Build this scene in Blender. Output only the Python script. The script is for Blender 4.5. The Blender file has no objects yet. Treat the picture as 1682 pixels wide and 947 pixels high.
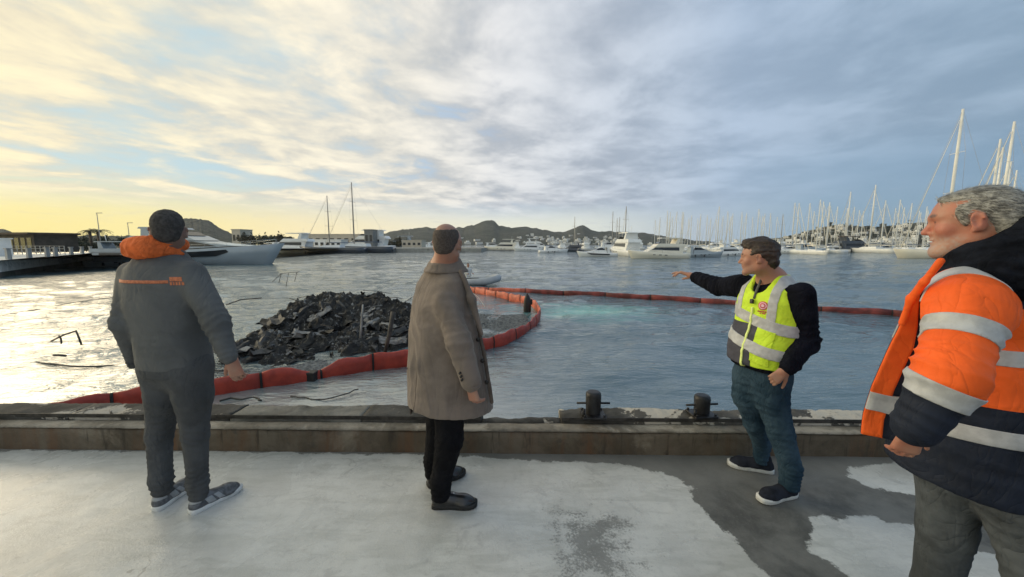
import bpy, bmesh, math, random
import numpy as np
from mathutils import Vector, Matrix

S = bpy.context.scene
COL = S.collection
R = math.radians
PI = math.pi

# ------------------------------------------------------------------ camera
CAM_H = 1.65
PITCH = R(6.8)
F_PX = 615.0            # focal length in pixels of a 1682 pixel wide frame
CX, CY = 841.0, 473.5
cd = bpy.data.cameras.new('camera')
cd.sensor_width = 36.0
cd.lens = 36.0 * F_PX / 1682.0
cd.clip_start = 0.05
cd.clip_end = 20000.0
cam = bpy.data.objects.new('camera', cd)
COL.objects.link(cam)
cam.location = (0, 0, CAM_H)
cam.rotation_euler = (PI / 2 - PITCH, 0, 0)
S.camera = cam

# ------------------------------------------------------------------ exposure
S.view_settings.view_transform = 'Standard'
S.view_settings.look = 'None'
S.view_settings.exposure = 0.36
S.view_settings.gamma = 1.0
S.cycles.max_bounces = 8
S.cycles.use_denoising = True

# ------------------------------------------------------------------ node helper
def nd(nt, kind, ins=None, **props):
    n = nt.nodes.new(kind)
    for k, v in props.items():
        setattr(n, k, v)
    for k, v in (ins or {}).items():
        s = n.inputs[k]
        if isinstance(v, bpy.types.NodeSocket):
            nt.links.new(v, s)
        else:
            s.default_value = v
    return n

def ramp(nt, fac, stops, interp='LINEAR'):
    n = nd(nt, 'ShaderNodeValToRGB', {0: fac})
    cr = n.color_ramp
    cr.interpolation = interp
    while len(cr.elements) < len(stops):
        cr.elements.new(0.5)
    for e, (p, c) in zip(cr.elements, stops):
        e.position = p
        e.color = (c[0], c[1], c[2], 1) if not isinstance(c, (int, float)) else (c, c, c, 1)
    return n.outputs[0]

def mth(nt, op, a, b=0.0, c=0.0, clamp=False):
    return nd(nt, 'ShaderNodeMath', {0: a, 1: b, 2: c}, operation=op, use_clamp=clamp).outputs[0]

def mixc(nt, f, a, b, blend='MIX'):
    n = nd(nt, 'ShaderNodeMix', {0: f}, data_type='RGBA', blend_type=blend)
    for i, v in ((6, a), (7, b)):
        if isinstance(v, bpy.types.NodeSocket):
            nt.links.new(v, n.inputs[i])
        else:
            n.inputs[i].default_value = (v[0], v[1], v[2], 1)
    return n.outputs[2]

def sstep(nt, v, lo, hi):
    return nd(nt, 'ShaderNodeMapRange', {0: v, 1: lo, 2: hi, 3: 0.0, 4: 1.0}, interpolation_type='SMOOTHSTEP').outputs[0]

def noise(nt, vec, scale, detail=4.0, rough=0.5, dist=0.0, typ=None):
    n = nd(nt, 'ShaderNodeTexNoise', {'Vector': vec, 'Scale': scale, 'Detail': detail, 'Roughness': rough, 'Distortion': dist})
    if typ:
        n.noise_type = typ
    return n.outputs[0]

# ------------------------------------------------------------------ world: sunset sky under a broken cloud deck
SUN_AZ = R(-70)          # from +Y towards -X: beyond the harbour's far quay
SUN_EL = R(9)
W = bpy.data.worlds.new('World')
S.world = W
W.use_nodes = True
wt = W.node_tree
wt.nodes.clear()
geo = nd(wt, 'ShaderNodeTexCoord').outputs['Generated']
sep = nd(wt, 'ShaderNodeSeparateXYZ', {0: geo})
dx, dy, dz = sep.outputs
hor = mth(wt, 'SQRT', mth(wt, 'ADD', mth(wt, 'MULTIPLY', dx, dx), mth(wt, 'ADD', mth(wt, 'MULTIPLY', dy, dy), 1e-4)))
u01 = mth(wt, 'MULTIPLY_ADD', mth(wt, 'DIVIDE', dx, hor), 0.5, 0.5)          # 0 west .. 1 east
el = mth(wt, 'MAXIMUM', dz, 0.0)
sky = nd(wt, 'ShaderNodeTexSky', sky_type='NISHITA')
sky.sun_disc = False
sky.sun_elevation = SUN_EL
sky.sun_rotation = SUN_AZ
sky.altitude = 0
sky.dust_density = 2.0
# the clear air behind the cloud
H = ramp(wt, u01, [(0.06, (0.899, 0.755, 0.216)), (0.14, (0.897, 0.772, 0.305)), (0.26, (0.877, 0.752, 0.447)), (0.38, (0.803, 0.741, 0.553)), (0.50, (0.748, 0.739, 0.605)),
                   (0.60, (0.657, 0.684, 0.622)), (0.72, (0.390, 0.469, 0.549)), (0.82, (0.212, 0.336, 0.451)), (0.95, (0.150, 0.264, 0.379))])
U = ramp(wt, u01, [(0.08, (0.442, 0.595, 0.629)), (0.30, (0.425, 0.561, 0.646)), (0.48, (0.289, 0.493, 0.782)), (0.60, (0.357, 0.468, 0.612)),
                   (0.78, (0.255, 0.374, 0.510)), (0.95, (0.128, 0.230, 0.340))])
clear = mixc(wt, sstep(wt, el, 0.03, 0.15), H, U)
# cloud plane coordinates: bands run away towards the north-north-east
pl = nd(wt, 'ShaderNodeCombineXYZ', {0: mth(wt, 'DIVIDE', dx, mth(wt, 'ADD', el, 0.10)), 1: mth(wt, 'DIVIDE', dy, mth(wt, 'ADD', el, 0.10)), 2: 0.0}).outputs[0]
band = nd(wt, 'ShaderNodeMapping', {'Vector': nd(wt, 'ShaderNodeMapping', {'Vector': pl, 'Rotation': (0, 0, R(24))}).outputs[0], 'Scale': (1.0, 0.72, 1.0), 'Location': (3.1, 1.7, 0.4)}).outputs[0]
n_big = noise(wt, pl, 0.45, 4, 0.5, 0.3)
n_str = noise(wt, band, 1.6, 9, 0.57, 0.45)
n_lmp = noise(wt, pl, 2.0, 9, 0.57, 0.25)
n_fin = noise(wt, band, 5.0, 8, 0.6, 0.3)
dens = mth(wt, 'ADD', mth(wt, 'MULTIPLY', n_big, 0.50), mth(wt, 'ADD', mth(wt, 'MULTIPLY', n_str, 0.50), mth(wt, 'MULTIPLY', n_lmp, 0.42)))
cover = sstep(wt, mth(wt, 'ADD', dens, mth(wt, 'MULTIPLY', mth(wt, 'SUBTRACT', u01, 0.05), 0.34)), 0.62, 0.80)
light = sstep(wt, mth(wt, 'ADD', mth(wt, 'MULTIPLY', n_str, 0.34), mth(wt, 'ADD', mth(wt, 'MULTIPLY', n_lmp, 0.48), mth(wt, 'ADD', mth(wt, 'MULTIPLY', n_fin, 0.10), mth(wt, 'MULTIPLY', n_big, 0.10)))), 0.405, 0.62)
lit = ramp(wt, u01, [(0.06, (0.864, 0.760, 0.484)), (0.20, (0.872, 0.794, 0.593)), (0.34, (0.854, 0.792, 0.660)), (0.48, (0.711, 0.711, 0.711)),
                     (0.60, (0.556, 0.600, 0.663)), (0.75, (0.380, 0.471, 0.597)), (0.95, (0.248, 0.348, 0.459))])
shd = ramp(wt, u01, [(0.06, (0.523, 0.479, 0.392)), (0.20, (0.503, 0.488, 0.444)), (0.34, (0.467, 0.475, 0.460)), (0.48, (0.376, 0.407, 0.453)),
                     (0.60, (0.328, 0.374, 0.445)), (0.75, (0.262, 0.342, 0.453)), (0.95, (0.171, 0.261, 0.359))])
cloud = mixc(wt, light, shd, lit)
# the deck thins out just above the horizon
gap = sstep(wt, mth(wt, 'ADD', el, mth(wt, 'MULTIPLY', mth(wt, 'SUBTRACT', n_str, 0.5), 0.05)), 0.055, 0.115)
eastgap = mth(wt, 'MULTIPLY', sstep(wt, u01, 0.66, 0.88), mth(wt, 'SUBTRACT', 1.0, sstep(wt, mth(wt, 'ADD', el, mth(wt, 'MULTIPLY', n_big, 0.08)), 0.15, 0.27)))
cover2 = mth(wt, 'MULTIPLY', mth(wt, 'MULTIPLY', cover, gap), mth(wt, 'SUBTRACT', 1.0, mth(wt, 'MULTIPLY', eastgap, 0.85)))
wisps = mth(wt, 'MULTIPLY', sstep(wt, n_fin, 0.5, 0.68), mth(wt, 'MULTIPLY', sstep(wt, el, 0.015, 0.06), 0.30))
cover3 = mth(wt, 'MAXIMUM', cover2, wisps)
skycol = mixc(wt, cover3, clear, cloud)
bg1 = nd(wt, 'ShaderNodeBackground', {'Color': sky.outputs[0], 'Strength': 0.10})
bg2 = nd(wt, 'ShaderNodeBackground', {'Color': skycol, 'Strength': 1.0})
mx = nd(wt, 'ShaderNodeMixShader', {0: 0.965})
wt.links.new(bg1.outputs[0], mx.inputs[1])
wt.links.new(bg2.outputs[0], mx.inputs[2])
wo = nd(wt, 'ShaderNodeOutputWorld')
wt.links.new(mx.outputs[0], wo.inputs[0])

# ------------------------------------------------------------------ sun, veiled by cloud
sl = bpy.data.lights.new('sun', 'SUN')
sl.energy = 1.7
sl.angle = R(46)
sl.color = (1.0, 0.82, 0.55)
sun = bpy.data.objects.new('sun', sl)
COL.objects.link(sun)
sd = Vector((math.sin(SUN_AZ) * math.cos(SUN_EL), math.cos(SUN_AZ) * math.cos(SUN_EL), math.sin(SUN_EL)))
sun.rotation_euler = (-sd).to_track_quat('-Z', 'Y').to_euler()
sun.location = sd * 300

# ------------------------------------------------------------------ tagging and building helpers
def tag(o, label=None, cat=None, group=None, kind=None):
    if label: o['label'] = label
    if cat: o['category'] = cat
    if group: o['group'] = group
    if kind: o['kind'] = kind
    return o

def empty(name, loc=(0, 0, 0), rz=0.0, label=None, cat=None, group=None):
    o = bpy.data.objects.new(name, None)
    o.empty_display_size = 0.1
    COL.objects.link(o)
    o.location = loc
    o.rotation_euler = (0, 0, rz)
    return tag(o, label, cat, group)

def put(name, me, mat=None, parent=None, loc=None):
    o = bpy.data.objects.new(name, me)
    COL.objects.link(o)
    if mat is not None:
        me.materials.clear()
        for m in (mat if isinstance(mat, (list, tuple)) else [mat]):
            me.materials.append(m)
    if parent is not None:
        o.parent = parent
    if loc is not None:
        o.location = loc
    return o

def mesh_np(name, v, f, smooth=True):
    """v: n x 3; f: m x k of one polygon size, or a list of index lists."""
    me = bpy.data.meshes.new(name)
    v = np.asarray(v, dtype=np.float32)
    if isinstance(f, np.ndarray):
        k = f.shape[1]
        me.vertices.add(len(v)); me.vertices.foreach_set('co', v.ravel())
        me.loops.add(f.size); me.loops.foreach_set('vertex_index', f.astype(np.int32).ravel())
        me.polygons.add(len(f)); me.polygons.foreach_set('loop_start', np.arange(0, f.size, k, dtype=np.int32))
        me.update(calc_edges=True)
    else:
        me.from_pydata(v.tolist(), [], f)
        me.update()
    if smooth:
        me.polygons.foreach_set('use_smooth', np.ones(len(me.polygons), dtype=bool))
    return me

class MB:
    """collects simple shapes into one mesh"""
    def __init__(self): self.v, self.f, self.sm = [], [], []
    def add(self, v, f, smooth=False):
        b = len(self.v)
        self.v += [tuple(p) for p in v]
        self.f += [[i + b for i in q] for q in f]
        self.sm += [smooth] * len(f)
        return self
    def box(self, c, s, rot=None, taper=1.0, bev=0.0):
        hx, hy, hz = s[0] / 2, s[1] / 2, s[2] / 2
        if bev > 0:
            b = min(bev, hx * .9, hy * .9, hz * .9)
            bm = bmesh.new()
            bmesh.ops.create_cube(bm, size=1)
            for q in bm.verts: q.co = Vector((q.co.x * s[0], q.co.y * s[1], q.co.z * s[2]))
            bmesh.ops.bevel(bm, geom=bm.edges[:], offset=b, segments=2, profile=.5, affect='EDGES')
            p = [q.co.copy() for q in bm.verts]
            bm.verts.index_update()
            f = [[q.index for q in g.verts] for g in bm.faces]
            bm.free()
        else:
            p = [Vector((x * (taper if z > 0 else 1), y * (taper if z > 0 else 1), z)) for z in (-hz, hz) for x, y in ((-hx, -hy), (hx, -hy), (hx, hy), (-hx, hy))]
            f = [[3, 2, 1, 0], [4, 5, 6, 7], [0, 1, 5, 4], [1, 2, 6, 5], [2, 3, 7, 6], [3, 0, 4, 7]]
        if rot is not None: p = [rot @ q for q in p]
        return self.add([q + Vector(c) for q in p], f)
    def tube(self, pts, r, n=8, cap=True):
        pts = [Vector(p) for p in pts]
        rs = r if isinstance(r, (list, tuple)) else [r] * len(pts)
        v, f = [], []
        up = Vector((0, 0, 1))
        for i, p in enumerate(pts):
            t = (pts[min(i + 1, len(pts) - 1)] - pts[max(i - 1, 0)])
            t = t.normalized() if t.length > 1e-9 else Vector((0, 0, 1))
            a = t.cross(up)
            if a.length < .05: a = t.cross(Vector((1, 0, 0)))
            a.normalize(); b = a.cross(t)
            for j in range(n):
                th = 2 * PI * j / n
                v.append(p + (a * math.cos(th) + b * math.sin(th)) * rs[i])
        for i in range(len(pts) - 1):
            for j in range(n):
                k = (j + 1) % n
                f.append([i * n + j, i * n + k, (i + 1) * n + k, (i + 1) * n + j])
        if cap:
            f.append(list(range(n))[::-1]); f.append([(len(pts) - 1) * n + j for j in range(n)])
        return self.add(v, f, True)
    def loft(self, rings, cap=True, smooth=True, closed=True):
        n = len(rings[0]); v = [p for r in rings for p in r]; f = []
        for i in range(len(rings) - 1):
            for j in range(n if closed else n - 1):
                k = (j + 1) % n
                f.append([i * n + j, i * n + k, (i + 1) * n + k, (i + 1) * n + j])
        if cap:
            f.append(list(range(n))[::-1]); f.append([(len(rings) - 1) * n + j for j in range(n)])
        return self.add(v, f, smooth)
    def mesh(self, name):
        me = bpy.data.meshes.new(name)
        me.from_pydata(self.v, [], self.f)
        me.polygons.foreach_set('use_smooth', self.sm)
        me.update()
        bm = bmesh.new(); bm.from_mesh(me)
        bmesh.ops.recalc_face_normals(bm, faces=bm.faces[:])
        bm.to_mesh(me); bm.free()
        return me
    def build(self, name, mat=None, parent=None, loc=None):
        return put(name, self.mesh(name), mat, parent, loc)

def ray(px, py):
    x, y = (px - CX) / F_PX, (py - CY) / F_PX
    c, s = math.cos(PITCH), math.sin(PITCH)
    return Vector((x, c - y * s, -s - y * c))
def on_z(px, py, z=0.0):
    d = ray(px, py); t = (z - CAM_H) / d.z
    return Vector((d.x * t, d.y * t, z))
def at_y(px, py, Y):
    d = ray(px, py); t = Y / d.y
    return Vector((d.x * t, Y, CAM_H + d.z * t))

# lattice noise for shaping meshes
_rng = np.random.default_rng(7)
_TAB = _rng.random((64, 64, 64)).astype(np.float32) * 2 - 1
def vnoise(p, scale=1.0, seed=0):
    q = np.asarray(p, dtype=np.float64) * scale + seed * 17.31 + 1000.0
    i = np.floor(q).astype(np.int64); f = q - i
    f = f * f * f * (f * (f * 6 - 15) + 10)
    i0 = i & 63; i1 = (i + 1) & 63
    g = lambda a, b, c: _TAB[a, b, c]
    x0, y0, z0 = i0[..., 0], i0[..., 1], i0[..., 2]
    x1, y1, z1 = i1[..., 0], i1[..., 1], i1[..., 2]
    fx, fy, fz = f[..., 0], f[..., 1], f[..., 2]
    a = g(x0, y0, z0) * (1 - fx) + g(x1, y0, z0) * fx
    b = g(x0, y1, z0) * (1 - fx) + g(x1, y1, z0) * fx
    c = g(x0, y0, z1) * (1 - fx) + g(x1, y0, z1) * fx
    d = g(x0, y1, z1) * (1 - fx) + g(x1, y1, z1) * fx
    return (a * (1 - fy) + b * fy) * (1 - fz) + (c * (1 - fy) + d * fy) * fz
def fbm(p, scale, oct=4, seed=0, gain=.5):
    s, a = 0.0, 1.0
    for k in range(oct):
        s = s + a * vnoise(p, scale * 2 ** k, seed + k * 3); a *= gain
    return s

# ------------------------------------------------------------------ materials
def pbr(name, col, rough=0.6, var=0.15, vscale=6.0, bump=0.15, bscale=60.0, metal=0.0, col2=None, spec=0.5, coat=0.0, sheen=0.0, bdist=0.01, detail=5, crease=None):
    m = bpy.data.materials.new(name); m.use_nodes = True
    nt = m.node_tree
    b = nt.nodes['Principled BSDF']
    co = nd(nt, 'ShaderNodeTexCoord').outputs['Object']
    f = noise(nt, co, vscale, detail, 0.6)
    c2 = col2 if col2 else tuple(c * (1 - var * 1.6) for c in col)
    c1 = col if col2 else tuple(min(1, c * (1 + var)) for c in col)
    nt.links.new(mixc(nt, sstep(nt, f, 0.35, 0.65), c2, c1), b.inputs['Base Color'])
    b.inputs['Roughness'].default_value = rough
    b.inputs['Metallic'].default_value = metal
    b.inputs['Specular IOR Level'].default_value = spec
    if coat: b.inputs['Coat Weight'].default_value = coat
    if sheen:
        b.inputs['Sheen Weight'].default_value = sheen
        b.inputs['Sheen Roughness'].default_value = 0.5
    if bump:
        bn = nd(nt, 'ShaderNodeBump', {'Strength': bump, 'Distance': bdist, 'Height': noise(nt, co, bscale, 4, 0.6)})
        if crease:
            w = nd(nt, 'ShaderNodeMapping', {'Vector': co, 'Scale': (1, 1, crease[2] if len(crease) > 2 else .55)}).outputs[0]
            r1 = mth(nt, 'ABSOLUTE', mth(nt, 'SUBTRACT', noise(nt, w, crease[0], 3, .5, 1.6), .5))
            r2 = mth(nt, 'ABSOLUTE', mth(nt, 'SUBTRACT', noise(nt, w, crease[0] * 2.3, 2, .5, 1.2), .5))
            hh = mth(nt, 'ADD', mth(nt, 'SQRT', r1), mth(nt, 'MULTIPLY', mth(nt, 'SQRT', r2), .45))
            b2 = nd(nt, 'ShaderNodeBump', {'Strength': 1.0, 'Distance': crease[1], 'Height': hh, 'Normal': bn.outputs[0]})
            bn = b2
        nt.links.new(bn.outputs[0], b.inputs['Normal'])
    return m
# ================================================================== THE SETTING
WATER_Z = -1.10
q0, q1 = on_z(0, 737), on_z(1400, 750)
QA = math.atan2(q1.y - q0.y, q1.x - q0.x)
QM = Matrix.Translation(q0.lerp(q1, .5)) @ Matrix.Rotation(QA, 4, 'Z')    # quay frame: x along the edge, y out to the water
def quay(x, y, z=0.0): return QM @ Vector((x, y, z))
QI = QM.inverted()

# ---- deck: bare concrete with a pale coating laid over part of it
def poly_sd(pts, poly):
    """signed distance, positive inside"""
    p = np.asarray(pts); q = np.asarray(poly); n = len(q)
    d = np.full(len(p), 1e9); ins = np.zeros(len(p), bool)
    for i in range(n):
        a, b = q[i], q[(i + 1) % n]
        e = b - a; w = p - a
        t = np.clip((w @ e) / max(e @ e, 1e-12), 0, 1)
        d = np.minimum(d, np.hypot(*(w - t[:, None] * e).T))
        c = (a[1] <= p[:, 1]) != (b[1] <= p[:, 1])
        xs = a[0] + (p[:, 1] - a[1]) / (e[1] if abs(e[1]) > 1e-12 else 1e-12) * e[0]
        ins ^= c & (p[:, 0] < xs)
    return np.where(ins, d, -d)

def build_deck():
    fx = np.concatenate([[-60, -30, -15, -9], np.arange(-6, 6.001, 0.03), [9, 15, 30, 60]])
    fy = np.concatenate([[-40, -20, -8, -3, -1, 0, .3], np.arange(.5, 2.9, 0.03), [2.93]])
    X, Y = np.meshgrid(fx, fy)
    far = (np.array([quay(x, .15).y for x in fx]))
    Y = np.minimum(Y, far[None, :])
    P = np.stack([X.ravel(), Y.ravel()], 1)
    g = lambda pts: np.array([on_z(x, y).xy for x, y in pts])
    A = g([(0, 739), (400, 742), (760, 748), (900, 757), (960, 757), (1050, 768), (1110, 782), (1142, 800), (1138, 822), (1170, 850), (1200, 880), (1250, 930), (1290, 975), (1400, 1200), (1400, 3000)])
    A = np.concatenate([A, [[-8, -30], [-60, -30], [-60, 2.9]]])
    Bp = g([(1388, 782), (1400, 768), (1440, 760), (1520, 757), (1600, 762), (1640, 800), (1600, 815), (1535, 822), (1480, 810), (1430, 800)])
    Cp = g([(1328, 848), (1345, 842), (1375, 852), (1395, 843), (1440, 848), (1465, 856), (1500, 862), (1560, 892), (1700, 930), (1760, 1000), (1500, 1050), (1420, 960), (1360, 925), (1330, 905), (1335, 880)])
    sd = np.maximum(np.maximum(poly_sd(P, A), poly_sd(P, Bp)), poly_sd(P, Cp))
    Wr = g([(905, 840), (960, 828), (1010, 835), (1040, 855), (1050, 890), (1062, 925), (1060, 980), (900, 985), (902, 930), (893, 870)])
    wr = poly_sd(P, Wr)
    ny, nx = X.shape
    idx = np.arange(ny * nx).reshape(ny, nx)
    f = np.stack([idx[:-1, :-1], idx[:-1, 1:], idx[1:, 1:], idx[1:, :-1]], -1).reshape(-1, 4)
    P3 = np.concatenate([P, np.zeros((len(P), 1))], 1)
    fine = (np.abs(P[:, 0]) < 6.1) & (P[:, 1] > .45)
    P3[:, 2] = np.where(fine, .0012 * fbm(P3, 1.3, 3, 5) + .0015 * vnoise(P3, 9, 2), 0)
    me = mesh_np('quay_deck', P3, f)
    for nm, arr in (('coat', sd), ('worn', wr)):
        a = me.attributes.new(nm, 'FLOAT', 'POINT'); a.data.foreach_set('value', arr.astype(np.float32))
    m = bpy.data.materials.new('concrete deck'); m.use_nodes = True
    nt = m.node_tree; b = nt.nodes['Principled BSDF']
    co = nd(nt, 'ShaderNodeTexCoord').outputs['Object']
    at = lambda n: nd(nt, 'ShaderNodeAttribute', attribute_name=n).outputs['Fac']
    edge = noise(nt, co, 7, 6, .62)
    grit = noise(nt, co, 70, 4, .7)
    c0 = mth(nt, 'ADD', at('coat'), mth(nt, 'ADD', mth(nt, 'MULTIPLY', mth(nt, 'SUBTRACT', edge, .5), .16), mth(nt, 'MULTIPLY', mth(nt, 'SUBTRACT', grit, .5), .05)))
    coat = sstep(nt, c0, -.006, .012)
    wv = mth(nt, 'MULTIPLY_ADD', at('worn'), 1.1, mth(nt, 'ADD', mth(nt, 'MULTIPLY', mth(nt, 'SUBTRACT', grit, .5), .8), mth(nt, 'MULTIPLY', mth(nt, 'SUBTRACT', noise(nt, co, 9, 4, .6), .5), .9)))
    worn = sstep(nt, wv, .0, .26)
    # a few stray scuffs elsewhere in the coating
    stray = sstep(nt, mth(nt, 'ADD', mth(nt, 'MULTIPLY', noise(nt, co, 1.7, 3, .5), .7), mth(nt, 'MULTIPLY', grit, .35)), .665, .72)
    coat = mth(nt, 'MULTIPLY', coat, mth(nt, 'SUBTRACT', 1.0, mth(nt, 'MULTIPLY', mth(nt, 'MAXIMUM', worn, mth(nt, 'MULTIPLY', stray, .35)), .72)))
    cl = noise(nt, co, 2.2, 6, .62, .4)
    stre = noise(nt, nd(nt, 'ShaderNodeMapping', {'Vector': co, 'Scale': (2.0, 9.0, 1)}).outputs[0], 1.3, 6, .65, .5)
    ccol = mixc(nt, sstep(nt, cl, .32, .7), (.50, .495, .465), (.62, .615, .58))
    ccol = mixc(nt, mth(nt, 'MULTIPLY', sstep(nt, stre, .46, .66), .55), ccol, (.40, .40, .365))
    st2 = mth(nt, 'MULTIPLY', sstep(nt, noise(nt, co, .9, 7, .66, .8), .50, .64), .45)
    ccol = mixc(nt, st2, ccol, (.40, .395, .37))
    blot = mth(nt, 'MULTIPLY', sstep(nt, noise(nt, co, 5.0, 7, .74, .8), .53, .68), .5)
    ccol = mixc(nt, blot, ccol, (.33, .325, .31))
    mott = noise(nt, co, 26, 5, .72)
    ccol = mixc(nt, mth(nt, 'MULTIPLY', sstep(nt, mott, .48, .70), .30), ccol, (.36, .355, .335))
    crk = nd(nt, 'ShaderNodeTexVoronoi', {'Vector': nd(nt, 'ShaderNodeVectorMath', {0: co, 1: nd(nt, 'ShaderNodeTexNoise', {'Vector': co, 'Scale': 2.5, 'Detail': 5.0}).outputs['Color']}, operation='ADD').outputs[0], 'Scale': .55}, feature='DISTANCE_TO_EDGE').outputs['Distance']
    crack = mth(nt, 'MULTIPLY', mth(nt, 'SUBTRACT', 1.0, sstep(nt, crk, .0, .006)), mth(nt, 'MULTIPLY', sstep(nt, noise(nt, co, 1.1, 3, .5), .5, .62), .6))
    ccol = mixc(nt, crack, ccol, (.20, .195, .185))
    speck = sstep(nt, noise(nt, co, 160, 2, .5), .66, .75)
    ccol = mixc(nt, mth(nt, 'MULTIPLY', speck, .42), ccol, (.25, .25, .24))
    bcol = mixc(nt, sstep(nt, noise(nt, co, 3.1, 7, .68, .3), .32, .68), (.070, .070, .066), (.17, .168, .156))
    near_wall = sstep(nt, mth(nt, 'ADD', nd(nt, 'ShaderNodeSeparateXYZ', {0: co}).outputs[1], mth(nt, 'MULTIPLY', edge, .5)), 2.45, 2.85)
    bcol = mixc(nt, mth(nt, 'MULTIPLY', near_wall, .6), bcol, (.20, .195, .178))
    bcol = mixc(nt, mth(nt, 'MULTIPLY', sstep(nt, grit, .55, .75), .28), bcol, (.28, .27, .25))
    nt.links.new(mixc(nt, coat, bcol, ccol), b.inputs['Base Color'])
    rgh = mth(nt, 'ADD', mth(nt, 'MULTIPLY', coat, -.46), mth(nt, 'ADD', .74, mth(nt, 'MULTIPLY', mth(nt, 'SUBTRACT', cl, .5), .35)))
    nt.links.new(rgh, b.inputs['Roughness'])
    hgt = mth(nt, 'ADD', mth(nt, 'MULTIPLY', coat, .12), mth(nt, 'ADD', mth(nt, 'MULTIPLY', grit, mth(nt, 'SUBTRACT', .75, mth(nt, 'MULTIPLY', coat, .3))), mth(nt, 'MULTIPLY', cl, .12)))
    bn = nd(nt, 'ShaderNodeBump', {'Strength': .5, 'Distance': .006, 'Height': hgt})
    nt.links.new(bn.outputs[0], b.inputs['Normal'])
    o = put('quay_deck', me, m); tag(o, kind='structure')
build_deck()

# ---- kerb beam and coping blocks
def stone_mat(name, c1, c2, patch, pth=(.5, .58), rust=0.0, scale=3.0):
    m = bpy.data.materials.new(name); m.use_nodes = True
    nt = m.node_tree; b = nt.nodes['Principled BSDF']
    co = nd(nt, 'ShaderNodeTexCoord').outputs['Object']
    n1 = noise(nt, co, scale, 7, .66, .4); n2 = noise(nt, co, scale * 7, 5, .65); g = noise(nt, co, 90, 3, .6)
    col = mixc(nt, sstep(nt, n1, .35, .66), c1, c2)
    pm = sstep(nt, mth(nt, 'ADD', mth(nt, 'MULTIPLY', noise(nt, co, scale * .8, 5, .6, .6), .8), mth(nt, 'MULTIPLY', n2, .2)), pth[0], pth[1])
    col = mixc(nt, pm, col, patch)
    if rust:
        ver = nd(nt, 'ShaderNodeMapping', {'Vector': co, 'Scale': (1, 1, .12)}).outputs[0]
        r1 = mth(nt, 'MULTIPLY', sstep(nt, noise(nt, ver, 3.1, 6, .66, .6), .46, .72), rust)
        col = mixc(nt, r1, col, (.15, .078, .042))
        r2 = mth(nt, 'MULTIPLY', sstep(nt, noise(nt, ver, 17, 4, .6), .56, .7), rust * .8)
        col = mixc(nt, r2, col, (.055, .045, .035))
    col = mixc(nt, mth(nt, 'MULTIPLY', sstep(nt, n2, .52, .72), .45), col, (.05, .048, .044))
    nt.links.new(col, b.inputs['Base Color'])
    b.inputs['Roughness'].default_value = .85; b.inputs['Specular IOR Level'].default_value = .2
    bn = nd(nt, 'ShaderNodeBump', {'Strength': .8, 'Distance': .012, 'Height': mth(nt, 'ADD', n2, mth(nt, 'ADD', mth(nt, 'MULTIPLY', g, .4), mth(nt, 'MULTIPLY', pm, -.5)))})
    nt.links.new(bn.outputs[0], b.inputs['Normal'])
    return m
M_KERB = stone_mat('rust stained kerb', (.085, .068, .048), (.17, .14, .104), (.22, .185, .14), (.54, .64), 1.0, 1.7)
M_LEDGE = stone_mat('pale kerb ledge', (.15, .13, .10), (.27, .24, .195), (.36, .32, .26), (.5, .6), .25, 3)
M_COPE = stone_mat('dark weathered coping', (.045, .042, .037), (.105, .098, .087), (.42, .38, .32), (.565, .60), .0, 3.2)
M_COPE3 = stone_mat('flaking pale coping', (.050, .046, .040), (.12, .112, .098), (.50, .46, .39), (.505, .535), .0, 2.6)
M_COPE2 = stone_mat('pale weathered coping', (.13, .125, .108), (.25, .235, .205), (.07, .065, .058), (.53, .6), .12, 2.4)
M_LIPSHADE = pbr('painted edge shade', (.055, .05, .045), .6, .3, 12, .3, 90, .3)
M_QWALL = stone_mat('quay wall', (.10, .09, .08), (.17, .16, .14), (.06, .07, .05), (.5, .6), .2, 1.2)

def slab(name, x0, x1, y0, y1, z0, z1, mat, nx=None, rough=.004, seed=0, parent=None, edge_jag=.0):
    """a worn block in quay coordinates"""
    nx = nx or max(2, int((x1 - x0) / .03)); ny = max(2, int((y1 - y0) / .03)); nz = 4
    bm = bmesh.new()
    prof = [(y0, z0)] + [(y0, z0 + (z1 - z0) * k / nz) for k in range(1, nz)] + [(y0 + (y1 - y0) * k / ny, z1) for k in range(ny + 1)] + [(y1, z1 - (z1 - z0) * k / nz) for k in range(1, nz)] + [(y1, z0)]
    rows = []
    for i in range(nx + 1):
        x = x0 + (x1 - x0) * i / nx
        rows.append([(x, y, z) for y, z in prof])
    P = np.array(rows).reshape(-1, 3)
    n = rough * (fbm(P, 4, 4, seed) + .6 * vnoise(P, 26, seed + 9))
    top = P[:, 2] > z1 - .01; fr = P[:, 1] < y0 + 1e-6; bk = P[:, 1] > y1 - 1e-6
    P[:, 2] += np.where(top, n - rough, 0) ; P[:, 1] += np.where(fr, -n * .5, 0) + np.where(bk, (edge_jag * fbm(P, 7, 3, seed + 4)), 0)
    cr = top & (fr | bk); P[:, 2] -= np.where(cr, .006 + np.abs(n), 0)
    k = len(prof)
    V = np.array([quay(*p) for p in P])
    idx = np.arange(len(V)).reshape(nx + 1, k)
    f = np.stack([idx[:-1, :-1], idx[1:, :-1], idx[1:, 1:], idx[:-1, 1:]], -1).reshape(-1, 4)
    fl = f.tolist() + [idx[0].tolist(), idx[-1, ::-1].tolist()]
    me = mesh_np(name, V, fl, True)
    for pl_ in list(me.polygons)[-2:]: pl_.use_smooth = False
    return put(name, me, mat, parent)

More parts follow.
